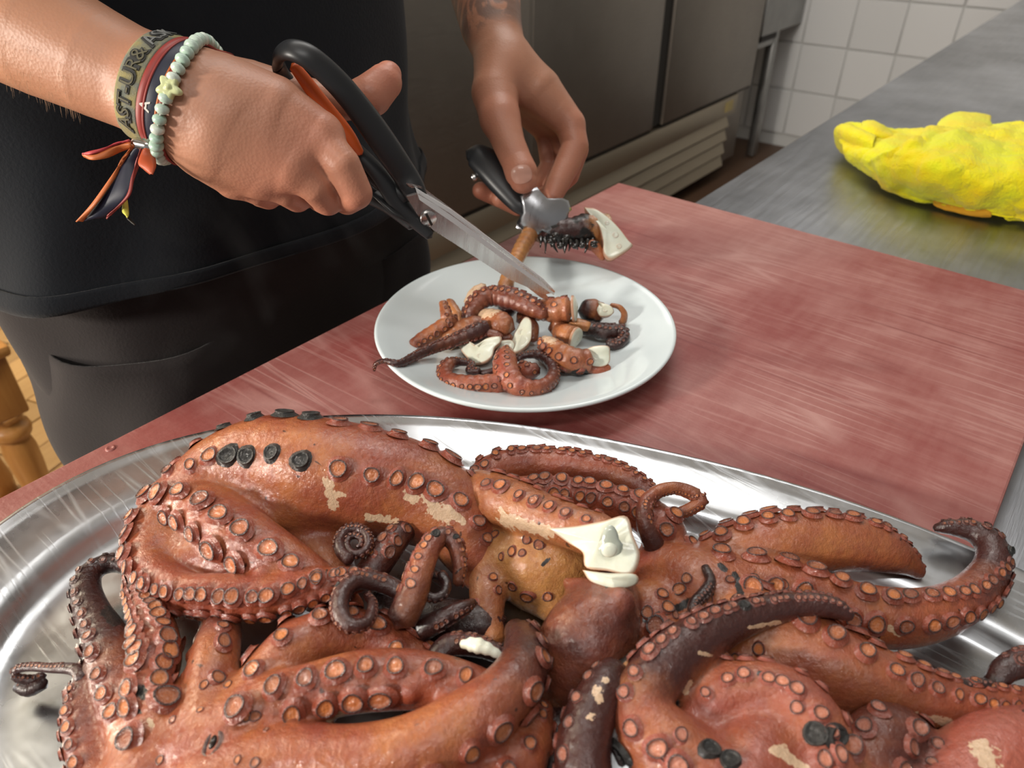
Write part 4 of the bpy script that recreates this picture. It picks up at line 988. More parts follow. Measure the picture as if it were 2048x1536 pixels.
b1, nz1 = slab('blade', [bd_(812, 392), bd_(838, 386), bd_(900, 425), bd_(1000, 497), bd_(1085, 560), bd_(1112, 585), bd_(1090, 590), bd_(1020, 560), bd_(900, 482), bd_(868, 462), bd_(835, 430)], .0022, M_BLADE, sc)
M_EDGE = mat('edge_highlight', (0.92, 0.92, 0.92), 0.38, 0.55)  # near-white, less metallic colour paints the highlight along the blade
_lo = [bd_(x, y) + nz1 * .0018 for x, y in ((838, 398), (905, 444), (1000, 513), (1080, 570), (1106, 588))]
_hi = [bd_(x, y) - nz1 * .0016 for x, y in ((832, 378), (905, 422), (1000, 493), (1088, 560), (1112, 584))]
V = np.array(_lo + _hi + [p - nz1 * .002 for p in _hi] + [p - nz1 * .0016 for p in _lo]); F = []
for k in range(4):
    for j in range(4): F.append((k * 5 + j, k * 5 + j + 1, ((k + 1) % 4) * 5 + j + 1, ((k + 1) % 4) * 5 + j))
F += [(0, 5, 10, 15), (4, 19, 14, 9)]
put('bevelled_edge', mesh('edge', V, F, smooth=False), M_EDGE, b1)
b2, nz2 = slab('blade', [bd_(815, 372) - nz1 * .004, bd_(845, 378) - nz1 * .004, bd_(960, 462) - nz1 * .004, bd_(1070, 565) - nz1 * .003, bd_(1112, 612) - nz1 * .003, bd_(1085, 600) - nz1 * .003, bd_(1000, 535) - nz1 * .004, bd_(880, 440) - nz1 * .004], .002, M_BLADE, sc)
pv = bd_(856, 436) + nz1 * .0004
def disc(c, nz, prof, n=24):
    nz = nrm(nz); tx = nrm(CR - (CR @ nz) * nz); ty = np.cross(nz, tx)
    v, f = lathe(prof, n); return c + v[:, :1] * tx + v[:, 1:2] * ty + v[:, 2:] * nz, f
v, f = disc(pv, nz1, [(.0062, -.001), (.0062, .0012), (.0054, .0018), (0, .0020)][::1]); put('pivot_screw', mesh('screw', v, f), M_BLADE, sc)
sd = nrm(camvec(.5, -.9, 0)); sd = nrm(sd - (sd @ nz1) * nz1); sp_ = np.cross(nz1, sd)
slab('screw_slot', [pv + nz1 * .0023 + sd * a * .0052 + sp_ * b * .0009 for a, b in ((-1, -1), (1, -1), (1, 1), (-1, 1))], .0006, M_DARK, sc, 0)
hu = tube('handle', [(836,396,.5215,7.4),(826,376,.520,8.6),(808,346,.517,9.2),(775,297,.503,9.6),(735,240,.488,9.2),(690,182,.473,8.6),(645,136,.462,8.2),(608,108,.456,7.8),(574,100,.458,7),(556,118,.470,6.2),(566,152,.488,5.6),(612,205,.502,5.6),(665,262,.510,5.8),(718,322,.518,6.4),(770,366,.523,7.4),(815,392,.526,6.8)], M_BLACKM, sc, (.25, .1, 1), flat=.55)
tube('grip_liner', [(722,306,.506,2.5),(706,286,.500,4.6),(688,262,.495,5.4),(664,232,.490,5.4),(636,196,.484,5),(608,158,.478,4.4),(588,132,.474,3.6)], M_ORANGE, hu, (.25, .1, 1), flat=.6)
hl = tube('handle', [(860,472,.5345,3.6),(830,442,.531,5.6),(796,404,.526,7.2),(755,346,.517,6.4),(715,303,.511,5.6),(685,278,.507,5.4),(650,300,.504,6),(610,345,.508,6.4),(580,385,.516,6.4),(600,400,.526,6.2),(650,392,.530,6.2),(710,384,.533,6.6),(770,402,.533,8),(828,448,.534,6)], M_BLACKM, sc, (.3, .2, 1), flat=.6)
put('handle_web', *(lambda vf: (mesh('web', *vf), M_BLACKM, hl))(sweep(np.array([PD(836, 450, .533), PD(796, 418, .530), PD(752, 386, .527)]), np.array([.004, .011, .006]), camvec(.75, .55, .6), 12, .25)))

# ------------------------------------------------------------------ tongs held in the left hand
M_CHAR = mat('glossy_char', (0.014, 0.012, 0.010), 0.18, coat=0.6)
tg = thing('serving_tongs', PD(1090, 430, .70), 'black handled serving tongs with a scalloped steel head gripping cut octopus', 'tongs')
tube('grip', [(940,305,.722,8),(955,312,.721,14),(985,335,.716,17.5),(1015,368,.712,17.5),(1045,405,.708,14),(1062,424,.706,8)], M_BLACKM, tg, (.2, .3, 1), flat=.55, n=24)
v, f = disc(PD(948, 354, .716), -CF, [(.0032, -.003), (.0032, .001), (.0022, .002), (0, .0022)]); put('rivet', mesh('rivet', v, f), M_BLADE, tg)
M_TONG = steel('tong_steel', (0.56, 0.57, 0.60), 0.28, 0.5, (4, 40, 4), vary=0.15)
def jaw(name, d0, curl, ofs, parent):
    outline = [(1040,392),(1058,380),(1074,374),(1084,386),(1094,396),(1108,397),(1124,396),(1137,401),(1140,412),(1144,419),(1136,427),(1137,440),(1131,452),(1120,462),(1106,468),(1094,466),(1084,462),(1078,468),(1068,471),(1058,466),(1056,456),(1046,452),(1038,448),(1040,436),(1046,426),(1044,408)]
    c = np.array([1090., 428.]); O = np.array(outline, float); L = len(O); V = []; F = []
    Rr = 7
    for side in (0, 1):
        for k in range(Rr + 1):
            u = k / Rr
            for p in O:
                q = c + (p - c) * u + np.array(ofs)
                along = ((q - np.array(ofs) - [1045, 385]) @ np.array([.72, .69])) / 100
                across = ((q - np.array(ofs) - c) @ np.array([.69, -.72])) / 55
                d = d0 + .004 * along + curl * (across ** 2) + curl * 1.3 * max(0, along - .35) ** 2 + side * .0016
                V.append(PD(q[0], q[1], d))
    n1 = (Rr + 1) * L
    for side in (0, 1):
        for k in range(Rr):
            for j in range(L):
                a, b = side * n1 + k * L + j, side * n1 + k * L + (j + 1) % L
                F.append((a, a + L, b + L, b) if side == 0 else (a, b, b + L, a + L))
    for j in range(L):
        a, b = Rr * L + j, Rr * L + (j + 1) % L; F.append((a, a + n1, b + n1, b))
    return put(name, mesh(name, V, F), M_TONG, parent)
jw = jaw('scalloped_jaw', .694, .012, (0, 0), tg)
jaw('scalloped_jaw', .724, -.010, (-6, 8), tg)
slab('jaw_slot', [PD(x, y, .7015) for x, y in ((1102, 453), (1118, 449), (1119, 452), (1104, 456))], .0008, M_DARK, jw, 0)

# ------------------------------------------------------------------ octopus pieces: on the plate and in the tongs
def piece(label, rows, face='c', k=0.34, sp=0.9, ang=0.5, suckers=True, cut_end=False, cut_start=False, yl=0.0, pk=0.0, z=None, name='octopus_piece', flat=0.9, ch=(), pl=(), more=(), n=18, rnd_end=True, cat_='octopus piece', grp='cut octopus pieces on the plate', depthmode=False, cs=()):
    root = thing(name, PD(*rows[0][:3]) if depthmode else PZ(rows[0][0], rows[0][1], PF), label, cat_, grp)
    S = []
    for kx, rw in enumerate([rows, *more]):
        c = []
        fl = face if isinstance(face, list) else [face] * len(rw)
        fl = (fl + [fl[-1]] * len(rw))[:len(rw)]
        for q, fc in zip(rw, fl):
            fc = FACE[fc] if isinstance(fc, str) else fc
            if depthmode: p = PD(q[0], q[1], q[2])
            else: p = PZ(q[0], q[1], PF + q[2] / 1000)
            c.append([*p, 1.08 * q[3] * depth(p) / FPX, (q[4] if len(q) > 4 else 0.0) + .06, *camvec(*fc)])
        s, q = spline(c, 0.0012); s[:, 3] = np.maximum(s[:, 3], .0009)
        s[:, 3] *= 1 + 0.03 * np.sin(q * 900 + kx)
        V, F = sweep(s[:, :3], s[:, 3], s[:, 5:8], n, flat)
        dk = np.concatenate([np.repeat(s[:, 4], n), [s[0, 4], s[-1, 4]]])
        ob = put('flesh', mesh('flesh', V, F, attrs={'skin': np.stack([dk, np.full(len(dk), yl), np.full(len(dk), pk)], 1), 'char': attr_spots(V, ch), 'pale': attr_spots(V, pl)}), M_FLESH, root)
        if suckers:
            a = dict(k=k, sp=sp, ang=ang, s0=0.002)
            for cc, d, t, size, r, dkk in sucker_sites(a, s, q): S.append((cc + d * r * 0.90 * flat ** .5, d, t, size, dkk, ob))
        t, f_, b = frames(s[:, :3], s[:, 5:8])
        for flag, i, sg in ((cut_start and kx == 0, 0, -1), (cut_end and kx == 0, -1, 1)):
            if not flag: continue
            r = s[i, 3]; L = 28; rim = []; VV = []; FF = []
            prof = [(1.04, -.10, 1), (1.02, .04, 1), (.9, .14, .6), (.6, .20, .2), (.24, .22, 0), (.20, .26, .5), (.13, .23, .9), (.09, .17, .4), (0, .16, .2)]
            v, f = lathe([(x, y) for x, y, _ in prof], L)
            rim = np.concatenate([[z_] * (1 if x < 1e-6 else L) for x, y, z_ in prof])
            wob = 1 + .07 * np.sin(3 * np.arctan2(v[:, 1], v[:, 0]) + i + len(label))
            nz = t[i] * sg
            P = s[i, :3] + nz * r * .45 + r * (v[:, :1] * wob[:, None] * f_[i] * flat * 1.0 + v[:, 1:2] * wob[:, None] * b[i] + v[:, 2:] * nz)
            o = put('cut_face', mesh('cut', P, f, attrs={'rim': rim}), M_WHITE, root); o['label'] = 'white cut face'
    place_suckers(root, S, cs, 300, 0.05, 1.55)
    return root
def cut_slab(label, pts, thick, dome=1.6, hole=None, skin=None, sk_dark=0.3):
    """a thick cut slice: white face, brown skin behind, with the pin hole of the nerve"""
    p0 = pts[0]; root = thing('octopus_piece', PZ(p0[0], p0[1], PF), label, 'octopus piece', 'cut octopus pieces on the plate')
    m0, nz, o = face_patch('cut_face', pts, 10, root, M_WHITE, thick, dome, zf=PF); o['label'] = 'white cut face'
    if hole:
        c = on_face(o, hole[0], hole[1]); c = PZ(hole[0], hole[1], PF + hole[2] / 1000) if c is None else c; s = depth(c) / FPX * hole[3] * .85
        v, f = disc(c, nz, [(1.2 * s, -.4 * s), (1.0 * s, .08 * s), (.75 * s, .05 * s), (.4 * s, -.06 * s), (0, -.12 * s)]); 
        put('nerve_core', mesh('nerve', v, f, attrs={'rim': np.linspace(.86, .70, len(v))}), M_WHITE, root)
    if skin:
        for rw in skin:
            c = [[*PZ(q[0], q[1], PF + q[2] / 1000), q[3] * depth(PZ(q[0], q[1], PF)) / FPX] for q in rw]
            s_, q_ = spline(c, .0012); v, f = sweep(s_[:, :3], s_[:, 3], camvec(0, .4, 1), 14, .8)
            put('skin', mesh('skin', v, f, attrs={'skin': np.tile([sk_dark, .1, .1], (len(v), 1))}), M_FLESH, root)
    return root
G0 = 'cut octopus pieces on the plate'
piece('bent brown chunk with amber suckers, leftmost thick piece on the plate', [(826,692,8,13,.12),(845,680,10,16,.08),(872,664,14,17,.08),(898,646,18,17,.12),(904,636,20,13,.2)], face=(.5,-.55,.7), k=.30, more=[[(898,650,18,13,.15),(893,630,24,12,.12),(886,605,30,8,.15)]], cut_start=False, yl=.1)
piece('short orange strip leaning behind the leftmost bent chunk', [(928,645,9,9,.05),(914,628,15,10,.02),(901,606,20,8,.05),(895,600,22,4,.1)], suckers=False, yl=.5)
piece('thin dark tentacle tip hanging over the plate rim', [(748,741,14,3.2,.5),(752,728,20,4.4,.5),(768,722,22,5,.48),(795,727,21,7.0,.6),(815,720,19,8,.55),(838,708,17,9,.4),(875,692,16,11,.35),(915,678,18,13,.4),(950,664,20,16,.45),(972,655,20,14,.5)], face=[(-.3,.6,.7)]*3+[(.2,-.2,1)]*7, k=.36, sp=.55, ang=1.2)
piece('brown chunk with pale belly lying under the thin dark tip', [(890,684,6,20,0),(920,664,11,21,.12),(950,652,15,20,.16),(965,650,15,16,.2)], suckers=False, pl=[(880,695,905,690,16),(885,690,900,680,12)], yl=.2)
cut_slab('white cut chunk facing front with a flared left lip', [(913,684,12),(935,681,16),(950,690,17),(975,676,19),(1000,672,20),(1003,682,18),(990,695,16),(985,712,13),(970,724,9),(950,728,6),(940,720,6),(925,705,8)], 14, 2.2, hole=(959,711,14,5), skin=[[(935,672,12,8),(960,664,17,9),(990,668,18,8),(1004,673,17,4)]])
cut_slab('white cut chunk with a long hollow, in the middle of the plate', [(1037,650,20),(1050,634,26),(1062,640,26),(1064,662,20),(1060,684,13),(1040,702,8),(1025,703,8),(1024,680,12)], 16, 1.4, hole=(1043,664,21,7), skin=[[(1045,640,18,12),(1066,652,15,11),(1066,680,8,10)]])
cut_slab('small pale cut chunk left of the hollow white one', [(992,692,10),(1000,682,14),(1022,680,15),(1030,690,12),(1022,706,7),(1005,708,6),(994,702,7)], 14, 1.6, hole=(1007,694,12.5,3.4), skin=[[(1000,678,12,8),(1022,674,14,7)]])
piece('wedge of brown flesh with a white rim behind the white chunks', [(968,632,18,15,.0),(985,640,20,22,.06),(1005,650,20,24,.12),(1020,655,18,18,.2)], suckers=False, pl=[(955,630,985,620,9),(985,618,1000,618,6)], yl=.15)
piece('curved brown arm piece with bead-like suckers along its back, behind the pile', [(936,640,16,12,.3),(944,620,22,18,.22),(962,600,28,20,.15),(990,592,30,21,.12),(1030,600,30,22,.16),(1070,618,28,19,.2),(1090,630,26,12,.2)], face=[(-.9,.6,.5)]*2+[(-.5,1,.4)]*2+[(0,1,.4)]*3, k=.27, sp=.62, ang=.45)
piece('pale white sliver standing behind the curved brown arm piece', [(938,610,18,12,0),(952,588,26,14,0),(968,572,32,8,.1)], suckers=False, pl=[(930,615,960,575,40)])
piece('orange chunk with charred spots under the scissor tip', [(1040,640,14,14,.1),(1075,622,22,20,.04),(1110,620,26,25,0),(1136,618,28,25,0)], face=(.2,.7,.7), k=.26, cut_end=True, yl=.25, cs=[(1138,612,9),(1131,620,7)], suckers=True, sp=1.1)
piece('orange stub below the scissor tip with a dark wet side', [(1112,665,8,16,.2),(1118,650,14,17,.1),(1122,640,18,12,.05)], suckers=False, yl=.2)
piece('dark skinned chunk with white cut top at the back right of the plate', [(1166,622,18,18,.45),(1180,622,17,24,.12),(1200,628,14,22,.2)], face=(-.3,-.5,.8), suckers=False, cut_end=False, ch=[(1150,640,1220,650,9),(1158,625,1165,600,7)], yl=.15)
cut_slab('round white slice with a ring leaning on the dark skinned chunk', [(1186,600,26),(1205,606,28),(1222,612,27),(1228,624,22),(1218,632,18),(1200,632,19),(1192,618,23)], 8, 1.4, hole=(1211,619,25.5,5))
piece('thin pinkish loop of skin curling off the round white slice', [(1222,610,24,4,.1),(1238,614,23,5,.05),(1248,626,18,6,.05),(1247,640,11,7,.15),(1240,646,8,5,.3)], suckers=False, yl=.4)
piece('glossy blackened curl at the right of the pile', [(1165,655,9,14,.85),(1190,660,11,15,.85),(1215,664,11,16,.75),(1240,662,12,14,.7),(1247,676,10,12,.7),(1232,690,7,11,.7),(1215,684,8,8,.75)], face=(.2,.8,.6), k=.3, sp=.6)
piece('orange strip behind the round cut stub', [(1135,650,12,10,.02),(1155,648,15,11,.0),(1178,654,14,10,.1)], suckers=False, yl=.7)
piece('stub with a round white cut face right of the hollow white chunk', [(1118,662,12,17,.12),(1132,668,14,21,.05),(1142,672,14,22,0)], face='u', suckers=False, cut_end=True, yl=.3)
piece('large chunk with amber sucker bumps and white cut end at the front right', [(1088,682,12,12,.0),(1098,695,12,22,.1),(1125,714,13,26,.12),(1152,722,13,25,.12),(1176,722,12,23,.02)], face=(-.4,-.5,.8), k=.32, sp=.8, ang=.6, pl=[(1085,675,1105,680,10)], ch=[(1148,748,1170,744,8)], cut_end=False, yl=.15)
cut_slab('square white cut end of the large front right chunk', [(1168,700,20),(1190,692,24),(1216,692,24),(1220,705,19),(1218,726,12),(1200,734,9),(1176,730,10),(1170,715,15)], 10, 1.6, hole=(1192,716,18.5,4.4), skin=[[(1172,736,7,9),(1200,740,6,9),(1218,735,7,8)]], sk_dark=.05)
piece('brown tentacle curled into a hook at the front left of the pile', [(958,742,7,9,.55),(940,742,7,9,.55),(944,728,8,7,.6),(920,724,9,9,.5),(898,729,10,14,.25),(889,745,9,16,.12),(898,762,9,18,.06),(930,770,10,20,.04),(965,771,10,21,.03),(1000,768,10,22,.05),(1020,764,9,20,.1)], face=[(0,1,.4)]*3+[(-.3,1,.3),(-.8,.5,.5),(-.8,-.1,.7),(-.5,-.6,.8),(-.1,-.6,.85),(0,-.6,.85),(0,-.6,.85)], k=.29, sp=.66, ang=.48, pk=.3)
piece('reddish tentacle coiled into a ring at the front of the plate', [(1012,703,20,14,.02),(1010,718,20,22,.0),(1012,742,18,24,.0),(1030,768,14,23,.02),(1060,778,12,19,.05),(1088,772,11,16,.15),(1105,756,10,14,.3),(1106,736,10,12,.45),(1092,718,11,11,.5),(1068,709,11,9,.5),(1045,712,10,8,.5),(1036,720,9,6,.5)], face=[(-.3,.2,1)]*3+[(-.2,-.7,.7),(.1,-.8,.6),(.5,-.7,.5),(.9,-.2,.4),(.9,.3,.4),(.4,.9,.4),(0,1,.4),(-.3,1,.4)], k=.25, sp=.72, ang=.5, pk=.25)
piece('small pinkish nub inside the coiled ring', [(1042,735,8,15,.05),(1058,742,9,17,.08),(1074,738,9,12,.35)], face='c', k=.3, pk=.5)
piece('tiny dark scrap between the hook and the ring', [(964,748,5,7,.6),(985,742,7,6,.4),(1000,736,8,6,.6)], suckers=False)
# piece held by the tongs
G1 = None
hp = piece('charred octopus piece gripped in the tongs above the plate', [(1062,462,.716,20,.25),(1098,462,.716,23,.45),(1140,462,.712,25,.55),(1172,460,.716,32,.12),(1194,464,.722,37,.0),(1204,467,.724,37,0)], face=(0,-.8,.6), suckers=False, depthmode=True, grp=None, yl=.75, cut_end=False, flat=.95,
   ch=[(1100,478,1180,490,16),(1180,475,1205,510,9),(1150,440,1172,430,9),(1165,462,1185,452,7)], pl=[(1200,425,1250,500,12)],
   more=[[(1064,462,.714,17,.05),(1046,492,.700,16,.0),(1030,524,.685,15,.0),(1016,556,.665,15,.05),(1010,590,.655,17,.25),(1018,625,.65,18,.3)]])
_m0, _nz, o = face_patch('cut_face', [(1168,414,.712),(1192,418,.706),(1216,434,.702),(1238,456,.698),(1258,482,.695),(1266,492,.694),(1246,508,.692),(1222,519,.692),(1208,506,.692),(1206,480,.695),(1198,452,.699),(1182,432,.706)], 0, hp, M_WHITE, 14, 2.0, bydepth=True); o['label'] = 'white cut face'
for cx_, cy_, r_ in ((1231, 470, 7), (1238, 492, 6), (1214, 446, 5)):
    _c = on_face(o, cx_, cy_)
    if _c is None: continue
    v, f = disc(_c, _nz, [(.0036 * r_ / 7, -.001), (.0030 * r_ / 7, .0003), (.0020 * r_ / 7, .0001), (0, -.0001)]); put('nerve_core', mesh('nerve', v, f, attrs={'rim': np.full(len(v), .8)}), M_WHITE, hp)
tube('drip_flap', [(1180,486,.705,5),(1196,500,.704,5),(1206,518,.703,3)], M_FLESH, hp)
for k_ in range(11):
    x = 1082 + 10 * k_ + rnd.uniform(-4, 4); y = 492 + rnd.uniform(-3, 5); L_ = rnd.uniform(4, 22)
    tube('charred_shred', [(x, y - 14, .705, 3), (x + rnd.uniform(-3, 3), y - 4, .703, rnd.uniform(1.2, 2.6)), (x + rnd.uniform(-8, 8), y - 4 + L_, .703, .5)], M_CHAR, hp, n=8)
for k_ in range(9):
    x, y = rnd.uniform(1100, 1190), rnd.uniform(468, 492)
    tube('char_blob', [(x - 5, y, .694, 1.5), (x, y + 1, .691, rnd.uniform(2.2, 3.6)), (x + 6, y + rnd.uniform(-2, 4), .693, 1.5)], M_CHAR, hp, n=10)

# ------------------------------------------------------------------ bracelets on the right wrist
axw = nrm(PD(345, 190, .456) - PD(200, 128, .455))
def wrist_c(t): return PD(200, 128, .455) + axw * (t + .0165)
def wrist_loop(t, r, tilt=(0, 0), n=72, e=1.0):
    """closed loop of places around the forearm at distance t along it"""
    a0 = nrm(camvec(0, 0, 1) - (camvec(0, 0, 1) @ axw) * axw); b0 = np.cross(axw, a0)
    th = np.linspace(0, 2 * math.pi, n, endpoint=False)
    d = np.cos(th)[:, None] * a0 + np.sin(th)[:, None] * b0
    return wrist_c(t) + d * r + axw * (tilt[0] * np.cos(th) + tilt[1] * np.sin(th))[:, None], d
_AR = nrm(camvec(0, 0, 1) - (camvec(0, 0, 1) @ axw) * axw); _BR = np.cross(axw, _AR)
def RR(th, t, fall=.031):
    d = math.cos(th) * _AR + math.sin(th) * _BR; c = wrist_c(t)
    h = BV_R.ray_cast(Vector(c + d * .075), Vector(-d))
    if h[0] is None: return fall
    r = float((np.array(h[0]) - c) @ d); return r if .02 < r < .05 else fall
M_BAND = mat('woven_band', (0.20, 0.18, 0.09), 0.85); n = N(M_BAND); c = n.coord((1, 1, 1))
n.set(Base_Color=n.mix(n.ramp(n.noise(c, 85, 4), (0.38, 0.0), (0.62, 1.0)), (0.15, 0.16, 0.13), (0.30, 0.25, 0.095)), Normal=n.bump(n.noise(c, 1500, 2), .5, .0006))
tW = lambda x, y: float((PD(x, y, .455) - PD(200, 128, .455)) @ axw)
t1 = tW(272, 160)
def band(t, r, width, m, name, parent, tilt=(0, 0), thick=.0012, th0=0, th1=2 * math.pi, n=96, wfun=None, toff=None):
    a0 = nrm(camvec(0, 0, 1) - (camvec(0, 0, 1) @ axw) * axw); b0 = np.cross(axw, a0)
    V = []; F = []; full = abs(th1 - th0 - 2 * math.pi) < 1e-6
    for i in range(n if full else n + 1):
        th = th0 + (th1 - th0) * i / n; d = math.cos(th) * a0 + math.sin(th) * b0
        wd_ = width * (wfun(th) if wfun else 1); tt = tilt[0] * math.cos(th) + tilt[1] * math.sin(th) + (toff(th) if toff else 0)
        for u, rr in ((-.5, r), (-.5, r + thick * .7), (-.42, r + thick), (.42, r + thick), (.5, r + thick * .7), (.5, r)):
            V.append(wrist_c(t) + axw * (u * wd_ + tt) + d * (RR(th, t + u * wd_ + tt) + rr - RB))
    m_ = n if full else n + 1
    for i in range(n):
        q = (i + 1) % m_
        for j in range(5): F.append((i * 6 + j, q * 6 + j, q * 6 + j + 1, i * 6 + j + 1))
    return put(name, mesh(name, V, F), m, parent)
wr1 = thing('woven_wristband', wrist_c(t1), 'faded olive woven festival wristband with raised dark lettering, nearest the elbow', 'bracelet')
RB = .0312
band(t1, RB + .0004, .0150, M_BAND, 'band', wr1)
M_LET = mat('woven_lettering', (0.035, 0.035, 0.032), 0.8); M_FILL = mat('woven_lettering_olive', (0.11, 0.10, 0.06), 0.8); M_LET2 = mat('woven_lettering_grey', (0.16, 0.165, 0.16), 0.8)
def wrap_text(txt, th_c, size, m, parent, t, r, bold=.0004, rise=0.0006, off=0.0):
    cu = bpy.data.curves.new('t', 'FONT'); cu.body = txt; cu.size = size; cu.align_x = 'CENTER'; cu.align_y = 'CENTER'; cu.extrude = rise; cu.offset = bold; cu.resolution_u = 3; cu.space_character = 1.05
    o = bpy.data.objects.new('t', cu); COL.objects.link(o)
    dg = bpy.context.evaluated_depsgraph_get(); me = bpy.data.meshes.new_from_object(o.evaluated_get(dg)); bpy.data.objects.remove(o)
    a0 = nrm(camvec(0, 0, 1) - (camvec(0, 0, 1) @ axw) * axw); b0 = np.cross(axw, a0)
    for v in me.vertices:
        th = th_c + TXT_DIR * v.co.x / r; d = math.cos(th) * a0 + math.sin(th) * b0
        yy = TXT_UP * v.co.y + off; p = wrist_c(t) + axw * yy + d * (RR(th, t + yy) + r - RB + v.co.z); v.co = p
    return put('lettering', me, m, parent)
a0 = nrm(camvec(0, 0, 1) - (camvec(0, 0, 1) @ axw) * axw); b0 = np.cross(axw, a0)
# letters read from the lower end of the band up, their tops towards the elbow
TXT_DIR = 1.0 if b0 @ camvec(.3, 1, 0) > 0 else -1.0
TXT_UP = -1.0
for txt, th, sz in (('AST-UR', -.46, .0112), ('&', .22, .0120), ('ASK', .80, .0125)):
    wrap_text(txt, TXT_DIR * th, sz * 1.06, M_LET, wr1, t1, RB + .0016, .0007, .0005)
    wrap_text(txt, TXT_DIR * th, sz, M_LET2 if txt == 'ASK' else M_FILL, wr1, t1, RB + .0022, -.0001, .0004)

M_NAVY = mat('navy_ribbon', (0.010, 0.012, 0.030), 0.5); M_REDR = mat('red_ribbon_edge', (0.26, 0.030, 0.024), 0.5); M_ORR = mat('orange_ribbon_edge', (0.50, 0.13, 0.03), 0.5)
M_YELR = mat('yellow_ribbon', (0.70, 0.42, 0.04), 0.5); M_WHT = mat('white_thread', (0.62, 0.60, 0.56), 0.7)
t2 = tW(316, 182)
wr2 = thing('ribbon_bracelet', wrist_c(t2), 'navy and red ribbon bracelet knotted on the wrist with hanging frayed tails', 'bracelet')
kd = -1.25 * TXT_DIR
conv = lambda sgn: (lambda th: sgn * .0045 * math.cos(th - TXT_DIR * 0.5))
band(t2, RB + .0005, .0085, M_NAVY, 'navy_ribbon', wr2, wfun=lambda th: .35 + .65 * (0.5 + .5 * math.cos(th + .35 * TXT_DIR)))
for off, wdh, mm, nm in ((-.0056, .0045, M_REDR, 'red_border'), (.0062, .0030, M_REDR, 'red_border'), (.0044, .0012, M_ORR, 'orange_stripe'), (-.0032, .0012, M_REDR, 'orange_stripe')):
    band(t2, RB + .0006 + .0002 * (wdh < .002), wdh, mm, nm, wr2, toff=(lambda th, o_=off: o_ * (.45 + .55 * (0.5 + .5 * math.cos(th + .35 * TXT_DIR)))), thick=.0014)
wrap_text('A', TXT_DIR * -.50, .0085, M_WHT, wr2, t2 - .0022, RB + .0018, .0001, .0003)
knot = PD(284, 290, .447)
v, f, _ = solid([(np.array([PD(276, 288, .446), PD(296, 292, .445)]), np.array([.0042, .0040]), np.zeros((2, 1)), .003)], .0006)
put('knot', mesh('knot', v, f), mat('silver_bead', (0.75, 0.74, 0.72), 0.18, 1.0), wr2)
v, f, _ = solid([(np.array([PD(296, 268, .444), PD(306, 280, .443)]), np.array([.0050, .0040]), np.zeros((2, 1)), .003)], .0006)
put('green_thread_knot', mesh('knot2', v, f), mat('green_thread', (0.05, 0.07, 0.035), 0.6), wr2)
def strip(name, rows, m, parent, face=(0, 0, 1)):
    """ribbon tail: rows (px left, py, px right, py, depth)"""
    P = []; F = []
    A, _ = spline([[*PD(r[0], r[1], r[4])] for r in rows], n=24); B, _ = spline([[*PD(r[2], r[3], r[4] + .004 * math.sin(i * 1.7))] for i, r in enumerate(rows)], n=24)
    V = []
    for u in np.linspace(0, 1, 6): V.append(A * (1 - u) + B * u - CF * .0016 * math.sin(u * math.pi))
    V = np.concatenate(V)
    for k in range(5):
        for i in range(23): F.append((k * 24 + i, k * 24 + i + 1, (k + 1) * 24 + i + 1, (k + 1) * 24 + i))
    o = put(name, mesh(name, V, F), m, parent); solidify(o, .0008); return o
strip('ribbon_tail', [(268,292,286,298,.444),(252,318,282,322,.446),(225,360,270,352,.448),(190,408,256,396,.450),(168,442,214,436,.452)], M_NAVY, wr2)
strip('ribbon_tail_border', [(264,290,270,294,.4432),(246,318,253,320,.445),(218,358,227,362,.447),(182,408,192,410,.449),(151,443,166,444,.451)], M_ORR, wr2)
strip('ribbon_tail_border', [(280,298,286,299,.4435),(272,326,281,326,.445),(262,356,269,358,.447),(252,392,258,394,.449),(212,437,222,432,.451)], M_REDR, wr2)
strip('ribbon_tail', [(262,282,264,296,.442),(235,290,242,304,.441),(205,298,215,316,.440),(178,304,184,320,.440),(166,308,168,315,.440)], M_ORR, wr2)
strip('ribbon_tail_border', [(258,278,262,284,.4412),(235,286,236,293,.440),(205,296,206,303,.439),(180,302,180,309,.439),(166,307,167,311,.439)], mat('pink_red_ribbon', (0.48, 0.05, 0.06), .5), wr2)
strip('ribbon_tail', [(284,300,300,296,.443),(276,326,310,312,.441),(288,340,312,330,.440),(300,350,306,348,.440)], mat('red_orange_ribbon', (0.42, 0.07, 0.02), .5), wr2)
strip('ribbon_tail', [(252,392,254,392,.452),(245,410,257,412,.452),(244,424,258,428,.452),(252,432,256,434,.452)], mat('lime_ribbon', (0.68, 0.66, 0.10), .5), wr2)
strip('frayed_end', [(250,430,256,428,.453),(258,440,262,438,.453),(268,450,272,449,.453)], M_DARK, wr2)
